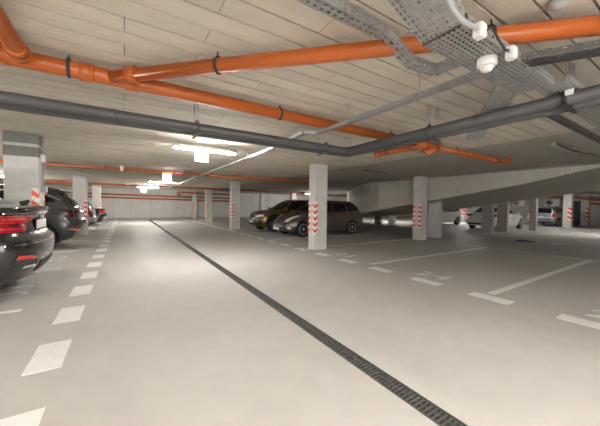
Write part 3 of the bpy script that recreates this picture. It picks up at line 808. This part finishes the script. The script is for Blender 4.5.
    def text(s, name, txt, view, y, z, size, m):
        """raised lettering on the nose or tail"""
        cu = bpy.data.curves.new('t', 'FONT'); cu.body = txt; cu.size = size; cu.extrude = .003; cu.align_x = 'CENTER'
        t = bpy.data.objects.new('t', cu); COL.objects.link(t); dg_ = bpy.context.evaluated_depsgraph_get(); dg_.update()
        me = bpy.data.meshes.new_from_object(t.evaluated_get(dg_)); bpy.data.objects.remove(t)
        sg = -1 if view == 'B' else 1
        R = Matrix(((0, 0, sg, 0), (sg, 0, 0, 0), (0, 1, 0, 0), (0, 0, 0, 1)))
        me.transform(Matrix.Translation((s.hit(view, y, z) + sg * .006, y, z)) @ R); me.transform(s.mx)
        me.materials.clear(); me.materials.append(M[m]); o = bpy.data.objects.new(name, me); COL.objects.link(o); o.parent = s.t
    def wing_windows(s, polys):
        for q in polys: s.both('side_window', q, 'glass', out=.003, cell=.08)

# ---- charcoal coupe-suv, rear to the lane, nearest left
sp = dict(zb=[(-2.25, .27), (-2.0, .24), (-1.6, .20), (1.8, .21), (2.25, .30)],
          zt=[(-2.25, 1.02), (-2.08, 1.075), (-1.8, 1.07), (-.8, 1.02), (1.0, 1.0), (1.7, .93), (2.25, .72)],
          lv=[(0, 2.05, -2.13, .82), (.18, 2.2, -2.22, .90), (.42, 2.25, -2.25, .925), (.55, 2.25, -2.24, .92), (.62, 2.2, -2.16, .915), (.82, 2.12, -2.13, .905), (.93, 2.05, -2.17, .89), (1, 1.9, -2.17, .84)],
          cf=.55, cr=.42, nf=2.6, nr=2.9, crown=.03, clad=.22, rw=.36, wx=(1.36, -1.32), spokes=5,
          gh=dict(zb=[(-2.1, 1.0), (1.2, .96)], zt=[(-2.1, 1.07), (-1.9, 1.11), (-1.5, 1.23), (-1.0, 1.35), (-.4, 1.42), (.2, 1.43), (.6, 1.40)],
                  lv=[(0, 1.15, -2.05, .80), (.35, .98, -2.0, .77), (.7, .72, -1.9, .69), (.9, .5, -1.7, .62), (1, .35, -1.5, .56)], cf=.25, cr=.3, crown=.03))
c = Car('car', 'charcoal coupe style suv nearest the viewer at the left edge, rear to the lane', (-1.05 - 2.25 * 1.07, 6.06, 0), PI, 1.07, sp, 'car_charcoal', zs=1.15)
c.patch('rear_window', 'B', [(-.62, 1.115), (.62, 1.115), (.52, 1.34), (-.52, 1.34)], 'glass', cell=.06)
c.wing_windows([[(.85, 1.03), (.30, 1.32), (-.25, 1.33), (-.25, 1.04)], [(-.31, 1.04), (-.31, 1.33), (-.9, 1.27), (-1.15, 1.07)]])
# tail lights: outer block running inwards with a stepped lower edge
for sg in (1, -1):
    q = [(.30, .985), (.34, .93), (.50, .885), (.60, .80), (.86, .80), (.905, .90), (.88, .985)]
    q = [(sg * a, b) for a, b in q]; q = q if sg > 0 else q[::-1]
    tl = c.patch('tail_light', 'B', q, 'tail_red', out=.010, depth=.03, cell=.035)
    for za, zb_, ya, yb in ((.93, .945, .36, .84), (.90, .91, .50, .87), (.83, .845, .62, .86)):
        c.patch('light_bar', 'B', [(sg * ya, za), (sg * yb, za), (sg * yb, zb_), (sg * ya, zb_)], 'tail_glow', out=.014, depth=.012, cell=.04, parent=tl)
    for ya, yb in ((.42, .56), (.64, .76)):
        c.patch('dark_segment', 'B', [(sg * ya, .855 if ya > .5 else .915), (sg * yb, .855), (sg * (yb + .06), .895), (sg * (ya + .06), .90)], 'tail_dark', out=.013, depth=.01, cell=.04, parent=tl)
    c.patch('bumper_recess', 'B', [(sg * a, b) for a, b in ((.46, .40), (.60, .60), (.84, .60), (.88, .46), (.72, .37))], 'black_plastic', out=.006, cell=.05)
    c.patch('reflector', 'B', [(sg * a, b) for a, b in ((.56, .475), (.59, .515), (.83, .54), (.84, .50))], 'tail_glow', out=.016, depth=.012, cell=.05)
    c.patch('exhaust_trim', 'B', [(sg * a, b) for a, b in ((.52, .375), (.56, .41), (.74, .42), (.76, .39))], 'chrome', out=.012, cell=.05)
c.patch('boot_lip', 'B', [(-.80, 1.055), (.80, 1.055), (.80, 1.085), (-.80, 1.085)], 'car_charcoal', out=.03, depth=.04, cell=.05)
c.patch('chrome_strip', 'B', [(-.84, 1.00), (.84, 1.00), (.84, 1.012), (-.84, 1.012)], 'chrome', out=.008, cell=.05)
c.patch('bumper_crease', 'B', [(-.90, .655), (.90, .655), (.90, .668), (-.90, .668)], 'chrome', out=.003, cell=.05)
c.patch('diffuser', 'B', [(-.42, .30), (-.36, .42), (.36, .42), (.42, .30)], 'black_plastic', out=.012, cell=.05)
px = c.hit('B', 0, .86); c.plate('B', .86, px - .012)
for k in range(4):
    b = MB(); b.lathe([(.034, 0), (.034, .008), (.026, .008), (.026, 0)], (c.hit('B', 0, .965) - .004, -.075 + .05 * k, .965), (-1, 0, 0), 20); b.bm.transform(c.mx); b.build('ring_badge', 'chrome', c.t, world=False)
c.text('badge', '40', 'B', .47, .745, .075, 'chrome')
b = MB(); t_ = bmesh.new(); bmesh.ops.create_cone(t_, cap_ends=True, segments=10, radius1=.05, radius2=.02, depth=.10); bmesh.ops.rotate(t_, verts=t_.verts, matrix=Matrix.Rotation(-1.0, 3, 'Y')); bmesh.ops.translate(t_, verts=t_.verts, vec=(-1.98, 0, 1.13)); b.add(t_); b.bm.transform(c.mx); b.build('rear_wiper', 'black_plastic', c.t, world=False)
c.both('door_handle', [(-.75, .93), (-.55, .93), (-.55, .96), (-.75, .96)], 'car_charcoal', out=.03, depth=.03)
c.mirrors(.75, 1.08, .90)

# ---- graphite suv, second on the left
sp = dict(zb=[(-2.25, .40), (-1.9, .26), (-1.6, .21), (1.8, .21), (2.25, .30)],
          zt=[(-2.25, 1.06), (-2.0, 1.10), (-.8, 1.07), (1.0, 1.05), (1.7, .98), (2.25, .78)],
          lv=[(0, 2.05, -2.02, .80), (.2, 2.2, -2.18, .89), (.42, 2.25, -2.25, .93), (.58, 2.25, -2.23, .925), (.66, 2.2, -2.17, .92), (.85, 2.12, -2.19, .90), (1, 1.9, -2.12, .83)],
          cf=.55, cr=.50, nf=2.6, nr=2.6, crown=.03, clad=.20, rw=.36, wx=(1.36, -1.32),
          gh=dict(zb=[(-2.2, 1.0), (1.2, .98)], zt=[(-2.2, 1.48), (-1.9, 1.56), (-1.0, 1.635), (-.3, 1.65), (.3, 1.62), (.6, 1.56)],
                  lv=[(0, 1.15, -2.12, .82), (.4, .95, -2.02, .78), (.75, .66, -1.83, .70), (.92, .45, -1.72, .64), (1, .3, -1.72, .58)], cf=.25, cr=.35, crown=.03))
c = Car('car', 'dark grey suv backed in beside the second left pillar, slim angled tail lights', (-1.08 - 2.25 * 1.05, 11.5, 0), PI, 1.05, sp, 'car_graphite', zs=1.08)
c.patch('rear_window', 'B', [(-.66, 1.14), (.66, 1.14), (.56, 1.47), (-.56, 1.47)], 'glass', cell=.06)
c.wing_windows([[(.85, 1.08), (.30, 1.48), (-.25, 1.52), (-.25, 1.10)], [(-.31, 1.10), (-.31, 1.52), (-.98, 1.50), (-1.05, 1.14)], [(-1.10, 1.16), (-1.04, 1.49), (-1.35, 1.46), (-1.65, 1.26)]])
c.both('chrome_line', [(.9, 1.06), (.30, 1.52), (-1.3, 1.50), (-1.75, 1.28), (-1.75, 1.30), (-1.3, 1.53), (.28, 1.55), (.88, 1.08)], 'steel', out=.004)
c.patch('roof_spoiler', 'B', [(-.60, 1.50), (.60, 1.50), (.58, 1.545), (-.58, 1.545)], 'car_graphite', out=.13, depth=.16, cell=.08)
c.patch('tail_light', 'B', [(-.90, .98), (.90, .98), (.88, 1.035), (-.88, 1.035)], 'tail_dark', out=.010, depth=.025, cell=.05)
for sg in (1, -1):
    for a in (.52, .64, .76):
        q = [(sg * a, .86), (sg * (a + .07), .86), (sg * (a + .11), .985), (sg * (a + .04), .985)]
        c.patch('tail_claw', 'B', q if sg > 0 else q[::-1], 'tail_dark', out=.012, depth=.025, cell=.04)
    c.patch('lamp_facet', 'B', [(sg * .60, .885), (sg * .63, .885), (sg * .67, .96), (sg * .64, .96)], 'chrome', out=.013, cell=.05)
    c.patch('reflector', 'B', [(sg * .55, .50), (sg * .84, .55), (sg * .84, .58), (sg * .55, .53)], 'tail_glow', out=.010, cell=.05)
    c.patch('bumper_trim', 'B', [(sg * .50, .46), (sg * .88, .52), (sg * .88, .55), (sg * .50, .49)], 'chrome', out=.006, cell=.05)
c.patch('skid_plate', 'B', [(-.50, .30), (.50, .30), (.66, .44), (-.66, .44)], 'galv', out=.010, cell=.06)
c.plate('B', .72, c.hit('B', 0, .72) - .012)
c.both('roof_rail', [(.2, 1.60), (-1.4, 1.575), (-1.4, 1.595), (.2, 1.62)], 'black_plastic', out=.03, depth=.05)
c.both('arch_trim', [(-1.32 + .50 * math.cos(a), .36 + .50 * math.sin(a)) for a in [PI * k / 14 for k in range(15)]] + [(-1.32 + .42 * math.cos(a), .36 + .42 * math.sin(a)) for a in [PI * k / 14 for k in range(14, -1, -1)]], 'black_plastic', out=.012, depth=.03)
c.both('door_handle', [(-.9, .98), (-.7, .98), (-.7, 1.01), (-.9, 1.01)], 'car_graphite', out=.03, depth=.03)
c.mirrors(.75, 1.12, .90)

# ---- two cars farther along the left row
HATCH = dict(zb=[(-2.1, .36), (-1.8, .24), (1.7, .20), (2.1, .26)], zt=[(-2.1, .98), (-1.8, 1.0), (.8, .96), (1.5, .88), (2.1, .66)],
             lv=[(0, 1.95, -1.95, .76), (.25, 2.08, -2.08, .85), (.45, 2.1, -2.1, .875), (.7, 2.02, -2.04, .87), (1, 1.8, -2.02, .80)], cf=.55, cr=.35, nf=2.5, nr=3, crown=.04, clad=.14, rw=.32, wx=(1.28, -1.30),
             gh=dict(zb=[(-2.1, .94), (1.2, .90)], zt=[(-2.1, 1.40), (-1.6, 1.47), (-.5, 1.51), (.2, 1.49), (.5, 1.44)],
                     lv=[(0, 1.12, -1.98, .78), (.4, .9, -1.92, .74), (.8, .55, -1.80, .65), (1, .25, -1.72, .57)], cf=.25, cr=.25))
SEDAN = dict(zb=[(-2.3, .34), (-2.0, .23), (1.9, .19), (2.3, .25)], zt=[(-2.3, .98), (-2.1, 1.01), (-1.2, 1.0), (.8, .95), (1.6, .87), (2.3, .64)],
             lv=[(0, 2.15, -2.15, .78), (.25, 2.28, -2.28, .87), (.45, 2.3, -2.3, .90), (.75, 2.2, -2.22, .885), (.93, 2.05, -2.2, .86), (1, 1.95, -2.2, .81)], cf=.6, cr=.40, nf=2.5, nr=2.8, crown=.03, clad=.12, rw=.33, wx=(1.40, -1.38),
             gh=dict(zb=[(-2.0, .94), (1.1, .90)], zt=[(-2.0, 1.02), (-1.6, 1.20), (-1.1, 1.36), (-.5, 1.44), (.1, 1.44), (.5, 1.38)],
                     lv=[(0, 1.05, -1.85, .78), (.4, .82, -1.65, .73), (.8, .45, -1.2, .63), (1, .2, -.9, .55)], cf=.25, cr=.3))
c = Car('car', 'silver hatchback half hidden behind the second left pillar', (-1.16 - 2.1 * 1.05, 16.9, 0), PI, 1.05, HATCH, 'car_silver')
c.patch('rear_window', 'B', [(-.6, 1.04), (.6, 1.04), (.5, 1.36), (-.5, 1.36)], 'glass')
for sg in (1, -1): c.patch('tail_light', 'B', [(sg * .66, .70), (sg * .84, .70), (sg * .80, 1.16), (sg * .70, 1.16)], 'tail_red', out=.010)
c.patch('rear_bumper', 'B', [(-.85, .36), (.85, .36), (.85, .48), (-.85, .48)], 'black_plastic', out=.012)
c.wing_windows([[(.75, 1.0), (.25, 1.36), (-.2, 1.38), (-.2, 1.0)], [(-.26, 1.0), (-.26, 1.38), (-1.3, 1.35), (-1.45, 1.04)]])
c.plate('B', .66, c.hit('B', 0, .66) - .01)
c = Car('car', 'black saloon with bright red tail lights, last of the left row', (-.95 - 2.3 * 1.05, 21.5, 0), PI, 1.05, SEDAN, 'car_black')
c.patch('rear_window', 'B', [(-.6, 1.08), (.6, 1.08), (.5, 1.34), (-.5, 1.34)], 'glass')
for sg in (1, -1): c.patch('tail_light', 'B', [(sg * .42, .80), (sg * .84, .76), (sg * .86, .94), (sg * .46, .93)], 'tail_glow', out=.010)
c.patch('bumper_strip', 'B', [(-.8, .50), (.8, .50), (.8, .53), (-.8, .53)], 'chrome', out=.008)
c.patch('diffuser', 'B', [(-.6, .30), (.6, .30), (.6, .40), (-.6, .40)], 'galv', out=.008)
c.plate('B', .68, c.hit('B', 0, .68) - .01)
c.wing_windows([[(.7, .98), (.2, 1.30), (-.2, 1.32), (-.2, .98)], [(-.26, .98), (-.26, 1.32), (-.9, 1.28), (-1.3, 1.02)]])

# ---- brown estate car behind the front pillar
sp = dict(zb=[(-2.21, .32), (-1.95, .23), (1.7, .19), (2.21, .22)],
          zt=[(-2.21, 1.0), (-1.9, 1.03), (0, 1.0), (.9, .98), (1.4, .91), (1.9, .77), (2.21, .62)],
          lv=[(0, 2.06, -2.05, .77), (.22, 2.18, -2.17, .86), (.42, 2.21, -2.21, .885), (.62, 2.19, -2.19, .885), (.85, 2.08, -2.12, .87), (1, 1.95, -2.08, .81)],
          cf=.70, cr=.36, nf=2.3, nr=2.8, crown=.05, clad=.10, rw=.325, wx=(1.37, -1.35), spokes=7,
          gh=dict(zb=[(-2.2, .97), (1.4, .93)], zt=[(-2.2, 1.42), (-1.7, 1.49), (-1.0, 1.535), (-.3, 1.54), (.2, 1.50), (.5, 1.44)],
                  lv=[(0, 1.28, -2.10, .80), (.4, .95, -1.98, .76), (.8, .5, -1.80, .67), (1, .2, -1.62, .58)], cf=.28, cr=.30, crown=.03))
c = Car('car', 'brown estate car parked right behind the front pillar, nose to the lane', (5.86 + 2.21 * 1.08, 11.26, 0), PI, 1.08, sp, 'car_brown')
c.wing_windows([[(1.0, 1.01), (.36, 1.38), (-.22, 1.42), (-.22, 1.03)], [(-.28, 1.03), (-.28, 1.42), (-1.0, 1.42), (-1.05, 1.05)], [(-1.11, 1.05), (-1.06, 1.42), (-1.55, 1.39), (-1.86, 1.10)]])
c.patch('windscreen', 'F', [(-.68, 1.03), (.68, 1.03), (.54, 1.43), (-.54, 1.43)], 'glass', cell=.06)
c.patch('rear_window', 'B', [(-.62, 1.08), (.62, 1.08), (.52, 1.42), (-.52, 1.42)], 'glass')
c.mir('headlight', 'T', [(1.55, .79), (1.98, .60), (2.06, .44), (1.96, .42), (1.80, .56), (1.5, .73)], 'lamp_glass', out=.012, depth=.05, cell=.04)
c.patch('grille', 'F', [(-.42, .36), (-.56, .46), (-.60, .60), (.60, .60), (.56, .46), (.42, .36)], 'black_plastic', out=.008)
for z in (.42, .48, .54): c.patch('grille_bar', 'F', [(-.46, z), (.46, z), (.46, z + .014), (-.46, z + .014)], 'steel', out=.014)
c.patch('emblem', 'F', [(-.045, .585), (.045, .585), (.05, .66), (0, .69), (-.05, .66)], 'chrome', out=.012)
c.plate('F', .33, c.hit('F', 0, .36) + .01)
c.mir('fog_lamp', 'F', [(.62, .32), (.74, .32), (.74, .42), (.62, .42)], 'lamp_glass', out=.008)
for sg in (1, -1): c.patch('tail_light', 'B', [(sg * .72, .80), (sg * .86, .82), (sg * .83, 1.04), (sg * .74, 1.02)], 'tail_red', out=.012)
c.both('tail_light_side', [(-2.10, .84), (-1.92, .90), (-1.98, 1.0), (-2.08, 1.0)], 'tail_red', out=.008)
c.both('roof_rail', [(.1, 1.49), (-1.5, 1.48), (-1.5, 1.50), (.1, 1.51)], 'black_plastic', out=.03, depth=.05)
c.both('rub_strip', [(.95, .52), (-.9, .54), (-.9, .59), (.95, .57)], 'car_brown', out=.014, depth=.02)
c.both('door_handle', [(-.15, .90), (.06, .90), (.06, .93), (-.15, .93)], 'car_brown', out=.03, depth=.03)
c.both('door_handle', [(-1.0, .92), (-.80, .92), (-.80, .95), (-1.0, .95)], 'car_brown', out=.03, depth=.03)
c.both('door_gap', [(-.245, .30), (-.238, .30), (-.238, 1.02), (-.245, 1.02)], 'black_plastic', out=.002)
c.both('door_gap', [(.93, .30), (.937, .30), (1.0, .98), (.993, .98)], 'black_plastic', out=.002)
c.mirrors(.85, 1.06, .86)

# ---- bronze suv
sp = dict(zb=[(-2.2, .36), (-1.9, .26), (1.7, .22), (2.2, .30)],
          zt=[(-2.2, 1.05), (-1.8, 1.08), (0, 1.06), (.9, 1.05), (1.5, 1.0), (1.95, .92), (2.2, .82)],
          lv=[(0, 2.06, -2.02, .80), (.22, 2.17, -2.16, .89), (.42, 2.2, -2.2, .91), (.62, 2.19, -2.19, .91), (.85, 2.13, -2.12, .89), (1, 2.04, -2.05, .83)],
          cf=.52, cr=.40, nf=2.5, nr=2.8, crown=.05, clad=.16, rw=.36, wx=(1.33, -1.34),
          gh=dict(zb=[(-2.2, 1.0), (1.2, .98)], zt=[(-2.2, 1.46), (-1.6, 1.55), (-.8, 1.59), (-.2, 1.59), (.3, 1.55), (.6, 1.48)],
                  lv=[(0, 1.10, -2.08, .82), (.4, .82, -1.96, .77), (.8, .42, -1.80, .68), (1, .12, -1.62, .60)], cf=.26, cr=.30, crown=.03))
c = Car('car', 'bronze suv beside the brown estate car, bonnet tinted dark like the ceiling it mirrors, twin grille to the lane', (5.76 + 2.2 * 1.07, 13.95, 0), PI, 1.07, sp, 'car_bronze')
c.patch('bonnet', 'T', [(1.10, -.74), (1.9, -.70), (2.08, -.40), (2.12, 0), (2.08, .40), (1.9, .70), (1.10, .74)], 'car_bronze_reflect', out=.006, cell=.06)  # dark ceiling reflection put into the bonnet colour
c.patch('roof_panel', 'T', [(.3, -.52), (.3, .52), (-1.6, .52), (-1.6, -.52)], 'car_black', out=.005, cell=.1)
c.wing_windows([[(.85, 1.08), (.28, 1.44), (-.22, 1.48), (-.22, 1.10)], [(-.28, 1.10), (-.28, 1.48), (-1.0, 1.46), (-1.05, 1.12)], [(-1.10, 1.13), (-1.05, 1.46), (-1.45, 1.42), (-1.72, 1.18)]])
c.patch('windscreen', 'F', [(-.70, 1.11), (.70, 1.11), (.56, 1.48), (-.56, 1.48)], 'glass', cell=.06)
for sg in (1, -1):
    q = [(sg * .03, .60), (sg * .26, .62), (sg * .30, .82), (sg * .04, .83)]
    gr = c.patch('kidney_grille', 'F', q, 'chrome', out=.010)
    q = [(sg * .045, .62), (sg * .245, .635), (sg * .28, .81), (sg * .055, .815)]
    c.patch('grille_mesh', 'F', q, 'black_plastic', out=.014, parent=gr)
    c.patch('headlight', 'F', [(sg * .40, .72), (sg * .82, .76), (sg * .80, .87), (sg * .42, .83)], 'lamp_glass', out=.012)
    c.patch('air_intake', 'F', [(sg * .48, .34), (sg * .78, .36), (sg * .82, .56), (sg * .70, .58)], 'black_plastic', out=.008)
c.patch('lower_grille', 'F', [(-.42, .34), (.42, .34), (.40, .46), (-.40, .46)], 'black_plastic', out=.008)
b = MB(); b.lathe([(.05, 0), (.05, .012), (.04, .014), (.002, .014)], (c.hit('F', 0, .865), 0, .87), (1, 0, 0), 20); b.bm.transform(c.mx); b.build('round_emblem', 'chrome', c.t, world=False)
c.plate('F', .50, c.hit('F', 0, .50) + .01)
c.both('arch_trim', [(1.33 + .50 * math.cos(a), .36 + .50 * math.sin(a)) for a in [PI * k / 14 for k in range(15)]] + [(1.33 + .42 * math.cos(a), .36 + .42 * math.sin(a)) for a in [PI * k / 14 for k in range(14, -1, -1)]], 'black_plastic', out=.012, depth=.03)
c.mirrors(.72, 1.14, .90)

# ---- white cars and the silver hatchback in the right hall
c = Car('car', 'white hatchback seen between the ramp pillar and the white saloon', (21.8, 13.15, 0), PI, 1.08, HATCH, 'car_white')
c.wing_windows([[(.75, 1.0), (.25, 1.36), (-.2, 1.38), (-.2, 1.0)], [(-.26, 1.0), (-.26, 1.38), (-1.0, 1.36), (-1.1, 1.02)], [(-1.16, 1.03), (-1.06, 1.36), (-1.4, 1.33), (-1.7, 1.10)]])
c.patch('windscreen', 'F', [(-.66, 1.0), (.66, 1.0), (.54, 1.40), (-.54, 1.40)], 'glass')
c.mir('headlight', 'F', [(.46, .58), (.80, .62), (.78, .72), (.50, .68)], 'lamp_glass', out=.012)
c.patch('grille', 'F', [(-.55, .28), (.55, .28), (.40, .46), (-.40, .46)], 'black_plastic', out=.008)
c.patch('upper_grille', 'F', [(-.36, .56), (.36, .56), (.36, .62), (-.36, .62)], 'black_plastic', out=.008)
c.plate('F', .50, c.hit('F', 0, .50) + .01); c.mirrors(.72, 1.04, .85)
c = Car('car', 'white saloon with its rear to the ramp, behind the two slim pillars', (21.9, 8.95, 0), 0, 1.07, SEDAN, 'car_white')
c.patch('rear_window', 'B', [(-.62, 1.06), (.62, 1.06), (.52, 1.36), (-.52, 1.36)], 'glass')
c.wing_windows([[(.7, .98), (.2, 1.30), (-.2, 1.32), (-.2, .98)], [(-.26, .98), (-.26, 1.32), (-.9, 1.28), (-1.35, 1.02)]])
for sg in (1, -1): c.patch('tail_light', 'B', [(sg * .44, .84), (sg * .85, .78), (sg * .86, .95), (sg * .46, .93)], 'tail_red', out=.012)
c.patch('rear_bumper', 'B', [(-.72, .30), (.72, .30), (.66, .40), (-.66, .40)], 'black_plastic', out=.010)
c.plate('B', .66, c.hit('B', 0, .66) - .01); c.mirrors(.66, 1.0, .87)
c.both('door_handle', [(-.85, .86), (-.65, .86), (-.65, .89), (-.85, .89)], 'car_white', out=.03, depth=.03)
c = Car('car', 'silver hatchback parked between two pillars, facing the right wall', (30.7, 8.5, 0), 0, 1.06, HATCH, 'car_silver')
c.patch('rear_window', 'B', [(-.66, 1.02), (.66, 1.02), (.55, 1.38), (-.55, 1.38)], 'glass')
for sg in (1, -1): c.patch('tail_light', 'B', [(sg * .66, .74), (sg * .86, .74), (sg * .80, 1.10), (sg * .70, 1.10)], 'tail_glow', out=.012)
c.patch('rear_bumper', 'B', [(-.80, .28), (.80, .28), (.80, .38), (-.80, .38)], 'black_plastic', out=.010)
c.patch('bumper_strip', 'B', [(-.80, .52), (.80, .52), (.80, .56), (-.80, .56)], 'black_plastic', out=.008)
c.plate('B', .72, c.hit('B', 0, .72) - .01)
c.wing_windows([[(.75, 1.0), (.25, 1.36), (-.2, 1.38), (-.2, 1.0)], [(-.26, 1.0), (-.26, 1.38), (-1.3, 1.35), (-1.5, 1.05)]]); c.mirrors(.7, 1.04, .85)
#CARS1
# ------------------------------------------------------------------ camera
yaw, pitch, roll, f = 5.65343362e-01, -2.63436308e-02, 1.35064112e-02, 276.12
fw = Vector((math.sin(yaw) * math.cos(pitch), math.cos(yaw) * math.cos(pitch), math.sin(pitch)))
r = Vector((math.cos(yaw), -math.sin(yaw), 0)); u = r.cross(fw)
r2 = r * math.cos(roll) + u * math.sin(roll); u2 = -r * math.sin(roll) + u * math.cos(roll)
cam = bpy.data.cameras.new('camera'); co = bpy.data.objects.new('camera', cam); COL.objects.link(co)
mw = Matrix((r2, u2, -fw)).transposed().to_4x4(); mw.translation = Vector((0, 0, CAM_H)); co.matrix_world = mw
cam.sensor_width = 36; cam.lens = 36 * f / 600; cam.clip_start = .05; cam.clip_end = 200
S.camera = co
w = bpy.data.worlds.new('world'); S.world = w; w.use_nodes = True
w.node_tree.nodes['Background'].inputs[0].default_value = (1, .975, .94, 1); w.node_tree.nodes['Background'].inputs[1].default_value = 1.0
S.view_settings.view_transform = 'Standard'; S.view_settings.look = 'None'; S.view_settings.gamma = 1
S.view_settings.use_curve_mapping = False
S.view_settings.exposure = 3.02
S.cycles.max_bounces = 10; S.cycles.diffuse_bounces = 8
